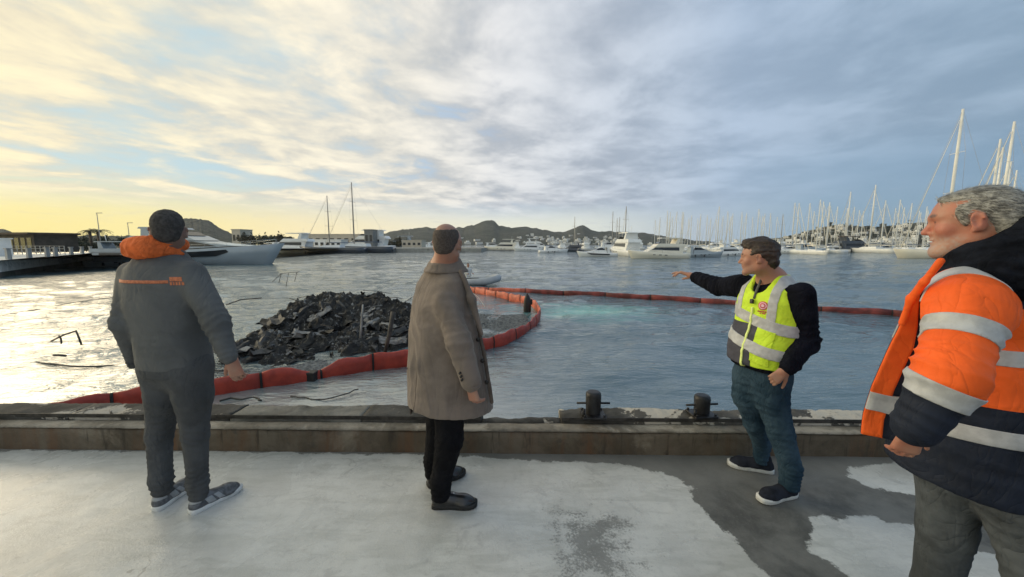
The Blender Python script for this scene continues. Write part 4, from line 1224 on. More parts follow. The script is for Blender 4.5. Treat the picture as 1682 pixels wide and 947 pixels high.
    stub = lambda V: (sstep_np(np.einsum('ij,j->i', V - T(0, 0, -.028), -hm[:, 2]), .0, .03) * sstep_np((V - T(0, .005, 0)) @ hm[:, 1], .0, .03) * .35 * (V[:, 2] > hc[2] - .13), (.24, .15, .12))
    lips = lambda V: (np.clip(1.3 - (((V - T(0, .094, -.0585)) @ hm / np.array((.024, .014, .011))) ** 2).sum(1), 0, 1) * .6, (.42, .15, .12))
    brow = lambda V: (sum(np.clip(1.4 - (((V - T(sx * .032, .086, .033)) @ hm / np.array((.020, .016, .0055))) ** 2).sum(1), 0, 1) for sx in (-1, 1)), (.03, .02, .016))
    eyes = lambda V: (sum(np.clip(1.4 - (((V - T(sx * .031, .088, .0105)) @ hm / np.array((.009, .012, .0055))) ** 2).sum(1), 0, 1) for sx in (-1, 1)), (.05, .035, .03))
    body_mesh('body', B, .016, [(2, hc[2] - .16, hc[2] + .17, .0045), (0, hc[0] - .13, hc[0] + .13, .0045), (1, hc[1] - .13, hc[1] + .13, .0045),
                                (2, rw[2] - .10, rw[2] + .10, .0045), (0, rw[0] - .18, rw[0] + .05, .0045), (1, rw[1] - .03, rw[1] + .24, .0045),
                                (2, lw[2] - .2, lw[2] + .03, .0045), (0, lw[0] - .16, lw[0] + .03, .0045), (1, lw[1] - .10, lw[1] + .08, .0045)], SKIN_A, o, [stub, lips, brow, eyes])
    hairshell('hair', hc, hm, .915, [((0, -.020, .052), (.085, .101, .091)), ((0, .040, .098), (.066, .064, .036)), ((0, -.070, -.006), (.066, .050, .070)), ((.02, .082, .088), (.05, .028, .022))], M_BRHAIR, o, .005, .007, 42, (1, .45, 1), 42,
              [('p', (0, .088, .065), (0, 1, -.45)), ('p', (0, .040, .0), (0, 1, -.9)), ('p', (0, 0, -.058), (0, .3, -1)), ('e', (.086, .006, -.004), (.024, .034, .040)), ('e', (-.086, .006, -.004), (.024, .034, .040)), ('e', (0, .085, .030), (.085, .045, .036))], 1800, .030, comb=(.2, .6, -.5))
    for hl, az, sd in (((.180, -.125, 0), R(-104), 40), ((.205, .118, 0), R(-70), 41)):
        shoe(o, hl, az, .295, M_NAVYSH, M_WHITE, .034, laces=M_NAVYV, seed=sd, high=.045, toe_h=.038, name='sneaker')
man_vest()

# ---------------------------------------------------------------- 4: man close by in the orange and navy parka
M_ORG = pbr('fluorescent orange shell', (.95, .135, .018), .6, .07, 7, .25, 260, bdist=.002, spec=.25, crease=(4.5, .008, .7))
M_NAVY = pbr('navy shell', (.014, .019, .034), .7, .2, 7, .3, 260, bdist=.002, spec=.25, crease=(4.5, .008, .7))
M_NFLEECE = pbr('dark navy fleece', (.009, .011, .017), .95, .3, 16, .6, 240, bdist=.003, spec=.1, crease=(6, .010, .8))
M_GREYP = pbr('worn grey trousers', (.094, .105, .116), .92, .22, 6, .4, 420, bdist=.002, spec=.12, crease=(4.5, .012))
M_GHAIR = pbr('grey hair', (.30, .29, .26), .55, .5, 60, .5, 260, col2=(.075, .07, .062), bdist=.003)
M_GHAIRS = pbr('pale grey hair strand', (.42, .41, .38), .5, .3, 60, .1, 200)

def man_parka():
    o, W_ = person(1.70, 1.36, 'grey haired man in open orange and navy reflective parka, standing close by in profile')
    hd = R(-52); f, r = fwd(hd), rgt(hd); l = -r; ya = -hd; up = np.array((0, 0, 1.))
    hc = W_(1596, 366, 1.29)
    hm = facing(R(-41), R(-4), 0)
    nz = lambda py, Y=1.25: W_(1600, py, Y)[2]
    # torso levels (metres); shoulders low and rounded, stout waist
    ax, ay = 0.0, 0.0
    T_ = Soft()
    lv = [(.79, .0, .01, .275, .215), (.86, .0, .01, .275, .215), (1.0, .0, .01, .268, .218), (1.12, .0, .0, .262, .212), (1.25, .0, .0, .258, .195), (1.34, -.0, .0, .240, .175), (1.41, -.0, .0, .205, .150), (1.47, .0, .0, .15, .125), (1.52, .0, .0, .105, .10)]
    nx_ = (hc + hm @ np.array((0, -.035, -.155)))[:2]
    T_.loft([(z, nx_[0] * max(0, min(1, (z - 1.33) / .16)), nx_[1] * max(0, min(1, (z - 1.33) / .16)), a, b, ya) for z, _, _, a, b in lv], .04, pw=2.25)
    # one flap of the open front swings forward
    ls, le, lw = W_(1590, 506, 1.14), W_(1562, 618, 1.06), W_(1502, 698, 1.09)
    T_.cutplane((0, 0, .80) + f * .0, (f * .16 - up)[0:3], .005)
    T_.cone(f * .20 + l * .02 + up * .7, f * .26 + l * .02 + up * 1.44, .075, .075, .02, True)   # gap between the flaps
    jk = cloth('parka', T_, .0075, [M_ORG, M_NAVY], o, [(l * .15 + up * 1.2, (.3, .2, 1), .2, .06, .006), (l * .2 + up * .95, (.2, .1, 1), .22, .06, .006), (-f * .15 + up * 1.2, (.2, .1, 1), .22, .07, .006)], .008, 6, (1, 1, .6), 51, 2)
    two_tone(jk, (0, 0, 1.125), -up, [M_ORG, M_NAVY])
    tb = lambda z1, z0: carve(jk, 'reflective_band', [((0, 0, z1), up), ((0, 0, z0), -up)], M_TAPE, .003)
    tb(1.315, 1.265); tb(1.055, 1.003)
    for s in (1, -1): carve(jk, 'shoulder_tape', [(r * s * .085, -r * s), (r * s * .135, r * s), ((0, 0, 1.32), -up)], M_TAPE, .003)
    # sleeve, near side
    A = Soft()
    A.chain([ls + r * .07 + up * .05, ls, le, lw], [.075, .088, .072, .057], .05)
    dl = (lw - le) / np.linalg.norm(lw - le); du = (le - ls) / np.linalg.norm(le - ls)
    A.cutplane(lw + dl * .055, dl, .004)
    sl_ = cloth('sleeve', A, .006, [M_ORG, M_NAVY], o, [(le + np.array((.03, .05, 0)), du + dl, .16, .042, .009), (ls - up * .06, du, .14, .05, .006), (lw, dl, .1, .04, .006)], .007, 8, (1, 1, .6), 53, 2)
    cu = le + (lw - le) * .42
    two_tone(sl_, cu, dl, [M_ORG, M_NAVY])
    carve(sl_, 'reflective_band', [(cu + dl * .004, dl), (cu - dl * .052, -dl)], M_TAPE, .003)
    b1 = ls + (le - ls) * .42
    carve(sl_, 'reflective_band', [(b1 + du * .027, du), (b1 - du * .027, -du)], M_TAPE, .003)
    sq = float(ls @ l)
    carve(sl_, 'shoulder_tape', [(l * (sq - .015), l), (l * (sq - .065), -l), (ls + up * .01, -up)], M_TAPE, .003)
    rs = r * .235 + up * 1.40; re = rs + r * .07 - up * .28 - f * .02; rw = re + f * .10 - up * .25
    A2 = Soft(); A2.chain([rs + l * .07 + up * .05, rs, re, rw], [.08, .105, .09, .066], .05)
    s2 = cloth('sleeve', A2, .010, [M_ORG, M_NAVY], o, [(re, up, .16, .045, .008)], .007, 8, (1, 1, .6), 55, 2)
    two_tone(s2, re + (rw - re) * .4, rw - re, [M_ORG, M_NAVY])
    # front flap hanging open: a curved sheet with thickness, orange outside, navy lining
    prof = [(1500, 478, 1.30), (1480, 530, 1.33), (1455, 580, 1.36), (1432, 630, 1.38), (1418, 680, 1.39), (1414, 712, 1.39)]
    def flap(name, w0, w1, mat, d, top=0, shift=0.0, u0=0.0, u1=1.0):
        n = 40; m = 9
        P = []
        for i in range(n + 1):
            t = u0 + (u1 - u0) * i / n
            k = t * (len(prof) - 1); a = min(int(k), len(prof) - 2); q = k - a
            px, py, Y = [prof[a][j] * (1 - q) + prof[a + 1][j] * q for j in range(3)]
            p = W_(px, py, Y)
            for j in range(m):
                s = (w0 + (w1 - w0) * j / (m - 1)) * min(1.0, .25 + t * 2.2)
                P.append(p + r * (s * -.55) * 0 + (np.array((.80, -.55, .0)) * s) + np.array((0, 0, -.10 * s)) + np.array((.55, .8, 0)) * (d + .006 * math.sin(9 * t + 5 * s) + .012 * math.sin(s * 14)))
        P = np.array(P); P += fbm(P, 9, 3, 3)[:, None] * .004
        idx = np.arange((n + 1) * m).reshape(n + 1, m)
        F = np.stack([idx[:-1, :-1], idx[1:, :-1], idx[1:, 1:], idx[:-1, 1:]], -1).reshape(-1, 4)
        me = mesh_np(name, P, F)
        ob = put(name, me, mat, o)
        so = ob.modifiers.new('t', 'SOLIDIFY'); so.thickness = .010; so.offset = 0
        return ob
    fl = flap('front_flap', 0, .17, M_NAVY, 0)
    ff = flap('flap_facing', 0, .062, M_ORG, -.007, u0=0.0); ff.parent = fl
    b_ = flap('flap_band', .0, .17, M_TAPE, -.010, u0=.64, u1=.76); b_.parent = fl
    # collar: orange front edge, thick navy hood behind
    K = Soft()
    hz = hc[2]
    nk = hc + hm @ np.array((0, -.035, -.155))
    for t0, t1 in zip(np.linspace(-2.5, 2.5, 15)[:-1], np.linspace(-2.5, 2.5, 15)[1:]):
        g = lambda t, rr, dz: nk + (-hm[:, 1]) * math.cos(t) * rr * 1.05 + hm[:, 0] * math.sin(t) * rr + up * (dz + .062 * math.cos(t))
        K.cone(g(t0, .100, .070), g(t1, .100, .070), .030, .030, .03)
        K.cone(g(t0, .122, .0), g(t1, .122, .0), .042, .042, .03)
    K.ell(nk - hm[:, 1] * .135 + up * .112, (.140, .080, .090), .05, hm)
    K.ell(nk - hm[:, 1] * .16 + up * -.01, (.165, .10, .08), .05, hm)
    K.ell(nk - hm[:, 1] * .11 - up * .055, (.17, .13, .06), .05, hm)
    cloth('hood', K, .006, M_NFLEECE, o, [(nk - hm[:, 1] * .12, (.3, .2, 1), .16, .035, .007), (nk - hm[:, 0] * .1, (.2, .5, 1), .14, .030, .006)], .006, 12, (1, 1, 1), 57)
    # navy yoke under the hood
    carve(jk, 'yoke', [((0, 0, 1.452), -up)], M_NAVY, .004)
    E = Soft()
    e0 = W_(1545, 428, 1.17); e1 = W_(1518, 462, 1.20); e2 = W_(1497, 490, 1.25); e3 = W_(1482, 530, 1.29)
    E.chain([e0, e1, e2, e3], [.009, .011, .011, .009], .01)
    cloth('collar_edge', E, .005, M_ORG, o, [], .003, 16, (1, 1, 1), 58, 1)
    # trousers
    S_ = Soft()
    la, ra = W_(1585, 1180, 1.20), W_(1700, 1120, 1.40)
    la = np.array((.21, -.17, .08)); ra = np.array((.11, .08, .08))
    lh, rh = np.array((.11, -.11, .88)), np.array((.08, .06, .88))
    lk, rk = np.array((.175, -.16, .48)), np.array((.10, .065, .48))
    S_.chain([lh, lh - up * .12, lk, la + up * .1, la], [.12, .112, .085, .075, .072], .03); S_.chain([rh, rh - up * .12, rk, ra + up * .1, ra], [.12, .112, .085, .075, .072], .03)
    S_.ell(up * .92 + np.array((.05, -.03, 0)), (.20, .155, .14), .05, rotz(ya))
    S_.cutplane((0, 0, .06), (0, 0, -1), .004)
    cloth('trousers', S_, .008, M_GREYP, o, [(lk + up * .2, (.3, .1, 1), .16, .06, .006), (lk, (.1, .2, 1), .15, .05, .008), (lh - up * .1, (.5, 0, 1), .14, .05, .006)], .008, 7, (1, 1, .4), 60)
    for q in (la, ra):
        shoe(o, np.array((q[0], q[1], 0)) - f * .06, hd, .29, M_LEATHER, M_RUBBERB, .03, seed=61, high=.05)
    B = Soft()
    T = head(B, hc, hm, .965, 1.03, .95, 1.15)
    B.cone(T(0, -.028, -.03), nk - up * .06, .058, .062, .03)
    B.ell(T(0, .045, -.098), (.040, .045, .020), .03, hm)
    B.chain([nk - up * .10, up * 1.25, up * .9], [.055, .11, .12], .05)
    B.chain([ls, le, lw], [.055, .05, .033], .03); B.chain([rs, re, rw], [.055, .05, .033], .03)
    B.chain([up * .9, lh, lk, la + up * .1, la], [.10, .08, .05, .04, .035], .03); B.chain([up * .9, rh, rk, ra + up * .1, ra], [.10, .08, .05, .04, .035], .03)
    hand(B, lw + dl * .0 + np.array((.015, .01, -.012)), dl + np.array((.35, .2, -.35)), (.4, .7, .6), 1, (.5, .55, .6, .6), .0, .98)
    hand(B, rw - up * .02, (.0, .1, -1), -r, -1, (.5, .5, .55, .6), .03, 1.0)
    X = lambda V, p, rr: (((V - T(*p)) @ hm / np.array(rr)) ** 2).sum(1)
    stub = lambda V: (sstep_np(-((V - T(0, 0, -.030)) @ hm[:, 2]), .0, .02) * sstep_np((V - T(0, .0, 0)) @ hm[:, 1], .0, .03) * .55 * (V[:, 2] > hc[2] - .15) * (.7 + .6 * vnoise(V, 160)), (.42, .35, .31))
    lips = lambda V: (np.clip(1.3 - X(V, (0, .094, -.0585), (.024, .016, .011)), 0, 1) * .6, (.36, .12, .10))
    brow = lambda V: (sum(np.clip(1.4 - X(V, (sx * .032, .090, .034), (.022, .018, .0065)), 0, 1) for sx in (-1, 1)) * (.75 + .3 * vnoise(V, 200)), (.09, .07, .06))
    eyes = lambda V: (sum(np.clip(1.5 - X(V, (sx * .031, .087, .0105), (.010, .012, .0042)), 0, 1) for sx in (-1, 1)), (.045, .03, .028))
    red = lambda V: (np.clip(1.2 - X(V, (0, .112, -.02), (.03, .03, .03)), 0, 1) * .45 + np.clip(1.2 - X(V, (-.05, .06, -.02), (.03, .03, .03)), 0, 1) * .3, (.52, .13, .095))
    earr = lambda V: (np.clip(1.4 - X(V, (-.082, -.01, .0), (.02, .028, .04)), 0, 1) * .35, (.55, .16, .12))
    body_mesh('body', B, .018, [(2, hc[2] - .16, hc[2] + .17, .0036), (0, hc[0] - .13, hc[0] + .14, .0036), (1, hc[1] - .13, hc[1] + .15, .0036), (2, lw[2] - .17, lw[2] + .03, .0045), (0, lw[0] - .14, lw[0] + .06, .0045), (1, lw[1] - .10, lw[1] + .10, .0045)], SKIN_B, o, [stub, lips, brow, eyes, red, earr])
    hairshell('hair', hc, hm, .965, [((0, -.022, .042), (.0775, .1005, .0850)), ((0, .022, .083), (.058, .068, .028)), ((0, -.070, -.010), (.068, .050, .070)), ((-.069, .026, .010), (.011, .018, .046)), ((.069, .026, .010), (.011, .018, .046))], M_GHAIR, o, .0042, .0012, 60, (1, .12, 1), 62,
              [('p', (0, .078, .075), (0, 1, -.7)), ('e', (0, .100, .020), (.082, .060, .062)), ('p', (0, .042, -.02), (0, 1, -.4)), ('p', (0, 0, -.058), (0, .25, -1)), ('e', (.088, -.010, .0), (.022, .026, .036)), ('e', (-.088, -.010, .0), (.022, .026, .036))], 8000, .034, smat=M_GHAIRS, strand_r=.00055, comb=(0, -1, -.35))
man_parka()
# ================================================================== THE HARBOUR
rnd = random.Random(11)
ORD = ['first', 'second', 'third', 'fourth', 'fifth', 'sixth', 'seventh', 'eighth', 'ninth', 'tenth', 'eleventh', 'twelfth', 'thirteenth', 'fourteenth', 'fifteenth', 'sixteenth', 'seventeenth', 'eighteenth', 'nineteenth']
TENS = ['', '', 'twenty', 'thirty', 'forty', 'fifty', 'sixty', 'seventy']
def ordinal(n):
    if n < 20: return ORD[n - 1]
    t, u = divmod(n, 10)
    return (TENS[t][:-1] + 'ieth') if u == 0 else TENS[t] + '-' + ORD[u - 1]

# ---- hills
def hill_mat(name, a, b, c, sc=.02):
    m = bpy.data.materials.new(name); m.use_nodes = True
    nt = m.node_tree; bs = nt.nodes['Principled BSDF']
    co = nd(nt, 'ShaderNodeTexCoord').outputs['Object']
    n1 = noise(nt, co, sc, 8, .62, .3); n2 = noise(nt, co, sc * 6, 5, .65); n3 = noise(nt, co, sc * 18, 3, .6)
    col = mixc(nt, sstep(nt, n1, .38, .64), a, b)
    col = mixc(nt, sstep(nt, n2, .50, .66), col, c)
    col = mixc(nt, mth(nt, 'MULTIPLY', sstep(nt, n3, .5, .62), .7), col, tuple(x * .45 for x in a))
    nt.links.new(col, bs.inputs['Base Color']); bs.inputs['Roughness'].default_value = 1; bs.inputs['Specular IOR Level'].default_value = .1
    bn = nd(nt, 'ShaderNodeBump', {'Strength': 1.0, 'Distance': 4.0, 'Height': mth(nt, 'ADD', n2, n3)})
    nt.links.new(bn.outputs[0], bs.inputs['Normal'])
    return m
M_HILL = hill_mat('scrub hillside', (.070, .080, .066), (.125, .122, .105), (.052, .065, .050), .012)
M_HILL2 = hill_mat('wooded hillside', (.075, .085, .060), (.17, .155, .125), (.055, .065, .042), .03)
HILLS = []
def hill(ridge, D, depth, mat, seed, amp=1.0, jag=1.1):
    """ridge: points on the skyline as seen, D metres off; the slope falls towards the shore over `depth` metres"""
    xs = np.linspace(ridge[0][0], ridge[-1][0], 220)
    ys = np.interp(xs, [p[0] for p in ridge], [p[1] for p in ridge])
    ys = ys + jag * (vnoise(np.stack([xs * .11, xs * 0 + seed, xs * 0], 1)) + .7 * vnoise(np.stack([xs * .31, xs * 0 + seed, xs * 0], 1)))
    nt_ = 46
    P = np.zeros((len(xs), nt_ + 8, 3))
    for i, (px, py) in enumerate(zip(xs, ys)):
        top = at_y(px, py, D); k = (D - depth) / D
        for j in range(nt_ + 8):
            t = j / (nt_ - 1)
            if t <= 1:
                s = k + (1 - k) * t
                zz = WATER_Z + (top.z - WATER_Z) * (t ** 1.15)
            else:
                s = 1 + (t - 1) * 1.2; zz = WATER_Z + (top.z - WATER_Z) * max(0, 1 - (t - 1) * 3.2)
            P[i, j] = (top.x * s, top.y * s, zz)
    hgt = P[..., 2] - WATER_Z
    n = fbm(P * np.array((1, 1, .3)), .02, 5, seed) * .14 + fbm(P, .16, 2, seed + 3) * .03
    P[..., 2] += n * hgt * amp * np.clip(np.minimum(np.arange(nt_ + 8) / 12, 1), 0, 1)[None, :]
    P[..., 2] = np.maximum(P[..., 2], WATER_Z - .2)
    idx = np.arange(P.shape[0] * P.shape[1]).reshape(P.shape[:2])
    f = np.stack([idx[:-1, :-1], idx[1:, :-1], idx[1:, 1:], idx[:-1, 1:]], -1).reshape(-1, 4)
    o = put('hillside', mesh_np('hillside', P.reshape(-1, 3), f), mat); tag(o, kind='structure')
    HILLS.append((xs, P, nt_)); return len(HILLS) - 1
def on_hill(h, px, t):
    xs, P, n = HILLS[h]
    i = int(np.clip(np.searchsorted(xs, px), 1, len(xs) - 1)); w = (px - xs[i - 1]) / (xs[i] - xs[i - 1])
    j = t * (n - 1); a = int(min(j, n - 2)); q = j - a
    r = lambda k: P[k, a] * (1 - q) + P[k, a + 1] * q
    return Vector(r(i - 1) * (1 - w) + r(i) * w)
H_W = hill([(-260, 366), (-80, 370), (0, 375), (20, 381), (45, 384), (90, 386), (150, 386), (240, 388), (330, 393)], 420, 170, M_HILL, 1, .5)
H_CASTLE = hill([(225, 392), (262, 372), (290, 360), (304, 356), (322, 355), (336, 359), (352, 367), (368, 377), (385, 385), (420, 392)], 620, 220, M_HILL, 2, .6)
H_MID = hill([(470, 396), (520, 388), (560, 386), (610, 388), (640, 380), (690, 374), (720, 373), (760, 373), (778, 370), (788, 365), (796, 363), (802, 362), (808, 364), (814, 367), (820, 372), (850, 372), (880, 375), (905, 379), (925, 380), (940, 375), (950, 371), (958, 371), (968, 376), (980, 380), (1010, 381), (1040, 382), (1052, 381), (1065, 384), (1090, 388), (1130, 393), (1180, 398)], 1250, 520, M_HILL, 3, .35)
H_E = hill([(1230, 398), (1290, 389), (1320, 382), (1345, 374), (1370, 369), (1390, 368), (1410, 372), (1450, 373), (1480, 369), (1510, 366), (1540, 364), (1600, 362), (1700, 356), (1900, 346), (2200, 340)], 420, 180, M_HILL2, 4, .45)

# ---- houses on the slopes: each a thing, a few shapes shared between them
M_WH = pbr('whitewashed wall', (.82, .81, .77), .85, .05, .5, .1, 3)
M_CR = pbr('cream wall', (.60, .53, .42), .85, .05, .5, .1, 3)
M_ROOF = pbr('clay roof', (.30, .15, .09), .85, .15, 1, .2, 5)
M_DARKWIN = pbr('dark window', (.03, .035, .04), .2, .2, 2, .0, 4)
def house_mesh(w, d, h, up_=0.0, n=3):
    m = MB(); m.box((0, 0, h / 2), (w, d, h))
    m.box((0, 0, h + .15), (w + .3, d + .3, .3))
    if up_: m.box((w * .12, d * .1, h + .3 + up_ / 2), (w * .55, d * .6, up_)); m.box((w * .12, d * .1, h + .4 + up_), (w * .6, d * .65, .2))
    k = len(m.f)
    for lv in range(2 if h > 5 else 1):
        for i in range(n):
            m.box((-w / 2 + (i + .5) * w / n, -d / 2 - .02, 1.5 + lv * 2.9), (w / n * .45, .12, 1.4))
    me = m.mesh('house')
    me.materials.append(M_WH); me.materials.append(M_DARKWIN)
    for p in me.polygons: p.material_index = 1 if p.index >= k else 0
    return me
HM = [house_mesh(9, 8, 6, 0), house_mesh(12, 8, 6, 2.6, 4), house_mesh(8, 7, 3.4, 0, 2), house_mesh(14, 9, 6.2, 0, 5), house_mesh(10, 9, 6, 2.8, 3)]
def house(h, px, t, sc, label, group, face=0.0):
    o = bpy.data.objects.new('house', rnd.choice(HM)); COL.objects.link(o)
    p = on_hill(h, px, t); o.location = p - Vector((0, 0, .8 * sc)); o.rotation_euler = (0, 0, math.atan2(-p.x, p.y) + rnd.uniform(-.5, .5))
    o.scale = (sc * rnd.uniform(.8, 1.3), sc, sc * rnd.uniform(.8, 1.15))
    tag(o, label, 'house', group)
for k in range(105):
    px = rnd.triangular(832, 1080, 905); t = min(.62, abs(rnd.gauss(.0, .24)) + .02) * (1.0 if px < 920 else .8)
    house(H_MID, px, t, rnd.uniform(.5, .85), 'small white flat-roofed house in the village on the slope beneath the grey ridge', 'white houses on the slope beneath the ridge')
for k in range(14):
    house(H_MID, rnd.uniform(700, 830), abs(rnd.gauss(0, .10)) + .02, rnd.uniform(.5, .8), 'small white house low on the shore under the twin-peaked summit', 'white houses under the twin-peaked summit')
for k in range(100):
    px = rnd.uniform(1285, 1560); house(H_E, px, rnd.uniform(.05, .93), rnd.uniform(.34, .5), 'small white house among dark trees on the hill behind the masts', 'white houses on the wooded hill behind the masts')

# ---- trees
M_LEAF = [pbr('olive foliage', (.060, .072, .040), .8, .3, .6, .0, 3), pbr('dark foliage', (.036, .050, .030), .8, .3, .6, .0, 3), pbr('dry foliage', (.085, .075, .042), .8, .3, .6, .0, 3)]
M_BARK = pbr('bark', (.10, .075, .055), .9, .25, 3, .4, 20)
def crown_mesh(rx, ry, rz, n, leaf, seed):
    g = np.random.default_rng(seed)
    cl = g.normal(size=(12, 3)); cl /= np.linalg.norm(cl, axis=1)[:, None]; cl *= g.uniform(.35, .85, (12, 1))
    c = cl[g.integers(0, 12, n)] + g.normal(size=(n, 3)) * .20
    c = c * np.array((rx, ry, rz)); c[:, 2] = np.maximum(c[:, 2], -rz * .8)
    a = g.normal(size=(n, 3)); a /= np.linalg.norm(a, axis=1)[:, None]
    b = np.cross(a, g.normal(size=(n, 3))); b /= np.linalg.norm(b, axis=1)[:, None]
    s = leaf * g.uniform(.6, 1.4, (n, 1))
    V = np.stack([c - a * s, c + b * s * .5, c + a * s, c - b * s * .5], 1).reshape(-1, 3)
    return mesh_np('crown', V, np.arange(n * 4).reshape(n, 4), False)
CR = [crown_mesh(1, 1, .9, 420, .16, 5), crown_mesh(1.2, 1, .75, 420, .17, 6), crown_mesh(.8, .8, 1.1, 420, .15, 8)]
def trunk_mesh():
    m = MB(); m.tube([(0, 0, 0), (.03, .02, .5), (0, 0, 1.0)], [.09, .07, .045], 7)
    for a in (0, 2.1, 4.2): m.tube([(0, 0, .7), (.35 * math.cos(a), .35 * math.sin(a), 1.25)], [.045, .02], 5)
    return m.mesh('trunk')
TRM = trunk_mesh()
for c_ in CR: c_.materials.append(M_LEAF[1])
TRM.materials.append(M_BARK)
def tree(p, r, h, label, group, mat=None, trunk=True):
    t = empty('tree', p, rnd.uniform(0, 6), label, 'tree', group)
    c = bpy.data.objects.new('crown', rnd.choice(CR)); COL.objects.link(c); c.parent = t
    c.location = (0, 0, h - r * .8); c.scale = (r, r, r * rnd.uniform(.8, 1.1))
    c.material_slots[0].link = 'OBJECT'; c.material_slots[0].material = mat or rnd.choice(M_LEAF[:2])
    if trunk:
        b = bpy.data.objects.new('trunk', TRM); COL.objects.link(b); b.parent = t; b.scale = (r * .8, r * .8, max(h - r * 1.1, .3))
for k in range(95):
    px = rnd.uniform(1285, 1570); p = on_hill(H_E, px, rnd.uniform(.08, 1.0)); tree(p - Vector((0, 0, .5)), rnd.uniform(1.3, 2.5), rnd.uniform(3, 5), 'dark green tree between the white houses on the hill behind the masts', 'trees on the wooded hill')
lt = 0
for px, py, r in ((398, 384, 3.0), (403, 383, 2.6), (411, 386, 2.6), (432, 386, 2.8), (438, 385, 3.2), (450, 382, 3.2), (455, 384, 2.8), (462, 388, 2.4), (474, 385, 2.2), (486, 389, 2.0), (424, 389, 2.2), (668, 393, 2.4), (640, 392, 2.2), (648, 394, 2.0), (655, 391, 2.4)):
    lt += 1; Y = 170; q = at_y(px, py, Y); g = Vector((q.x, q.y, .2))
    tree(g, r, q.z - .2, f'brown green tree on the far shore, {ordinal(lt)} along from the big grey yacht', 'trees along the far shore', M_LEAF[2] if rnd.random() < .6 else M_LEAF[0])
for k, px in enumerate(np.linspace(110, 236, 13)):
    q = at_y(px, 396 + rnd.uniform(-3, 3), 88)
    tree(Vector((q.x, q.y, .0)), rnd.uniform(1.2, 1.8), max(q.z, 1.6) + .5, f'low dark shrubby tree behind the pier, {ordinal(k + 1)} from the kiosk', 'shrubby trees behind the pier', M_LEAF[1])

# ---- two palms
M_PALM = pbr('palm frond', (.045, .055, .030), .7, .3, 1, .0, 3)
def palm(px, py, Y, label):
    q = at_y(px, py, Y); t = empty('palm_tree', (q.x, q.y, 0), rnd.uniform(0, 6), label, 'palm', 'palms on the pier')
    h = q.z
    MB().tube([(0, 0, 0), (.1, .05, h * .5), (0, 0, h)], [.28, .22, .20], 8).build('trunk', M_BARK, t)
    for k in range(15):
        a = k * 2.4; e = rnd.uniform(-.1, 1.25); L = rnd.uniform(1.7, 2.4)
        m = MB(); pts = [Vector((math.cos(a) * L * s * math.cos(e * (1 - s)), math.sin(a) * L * s * math.cos(e * (1 - s)), h + L * (math.sin(e) * s - .9 * s * s))) for s in (0, .25, .5, .75, 1)]
        side = Vector((-math.sin(a), math.cos(a), 0))
        for i in range(4):
            for sg in (-1, 1):
                for q_ in range(3):
                    p = pts[i].lerp(pts[i + 1], q_ / 3); d = (pts[i + 1] - pts[i]).normalized()
                    e_ = p + side * sg * .42 * (1.1 - i * .2) + d * .25 - Vector((0, 0, .22))
                    m.add([p, p + d * .10, e_], [[0, 1, 2]])
        m.build('frond', M_PALM, t)
palm(147, 379, 70, 'taller palm tree standing on the pier beyond the low dark building')
palm(160, 380, 74, 'second palm tree, standing nearer the cream cabin boat')

# ---- boats
M_GEL = pbr('white gelcoat', (.84, .84, .81), .25, .03, .6, .02, 3, coat=.3)
M_CREAM = pbr('cream gelcoat', (.84, .78, .64), .3, .03, .6, .02, 3, coat=.3)
M_GREYB = pbr('silver grey gelcoat', (.36, .41, .44), .28, .04, .6, .02, 3, coat=.4)
M_DARKH = pbr('dark hull paint', (.045, .055, .07), .3, .08, .6, .02, 3, coat=.4)
M_GLASS = pbr('tinted boat glass', (.018, .022, .026), .12, .1, .6, .0, 3)
M_CANV = pbr('brown canvas', (.07, .05, .04), .85, .1, 1, .2, 5)
M_BLUEC = pbr('blue sail cover', (.06, .10, .18), .85, .1, 1, .2, 5)
M_ALU = pbr('pale mast alloy', (.84, .82, .76), .4, .05, .6, .0, 3)
M_ALUD = pbr('dull mast alloy', (.42, .38, .33), .45, .05, .6, .0, 3)
M_RIG = pbr('rigging wire', (.45, .45, .45), .5, .05, 1, .0, 3)
M_FEND = pbr('navy fender', (.03, .035, .05), .6, .1, 1, .0, 3)
M_STAINL = pbr('stainless rail', (.6, .6, .58), .25, .05, 1, .0, 3, metal=.8)

def hull_rings(L, B, fb, rise, n=16, flare=.22, draft=.5, rk=.055):
    R_ = []
    for i in range(n + 1):
        t = i / n
        b = B / 2 * (.86 + .14 * min(1, t * 3)) * max(.012, 1 - max(0, (t - .45) / .55) ** 2.3)
        zs = fb + rise * t * t
        x = L * (t - .5)
        rake = lambda z: (z / (fb + rise)) * L * rk * t * t
        wl = b * (1 - flare * (.4 + t))
        half = [(x + rake(-draft) * 0, .02, -draft * (1 - t * .7)), (x, wl * .78, -draft * .45 * (1 - t * .6)), (x + rake(.1), wl, .08), (x + rake(zs * .55), b * .96, zs * .55), (x + rake(zs), b, zs), (x + rake(zs), b * .95, zs + .02), (x + rake(zs), .01, zs + .06)]
        R_.append(half + [(p[0], -p[1], p[2]) for p in half[::-1]])
    return R_
def slab_xz(poly, w0, w1, z0, z1, y_off=0.0):
    """a side profile given in x,z and carried across the beam, narrowing upwards"""
    m = MB()
    hw = lambda z: (w0 + (w1 - w0) * (z - z0) / max(z1 - z0, 1e-6)) / 2
    n = len(poly)
    v = [(x, hw(z), z) for x, z in poly] + [(x, -hw(z), z) for x, z in poly]
    f = [list(range(n)), list(range(n, 2 * n))[::-1]] + [[i, (i + 1) % n, n + (i + 1) % n, n + i] for i in range(n)]
    m.add(v, f); return m

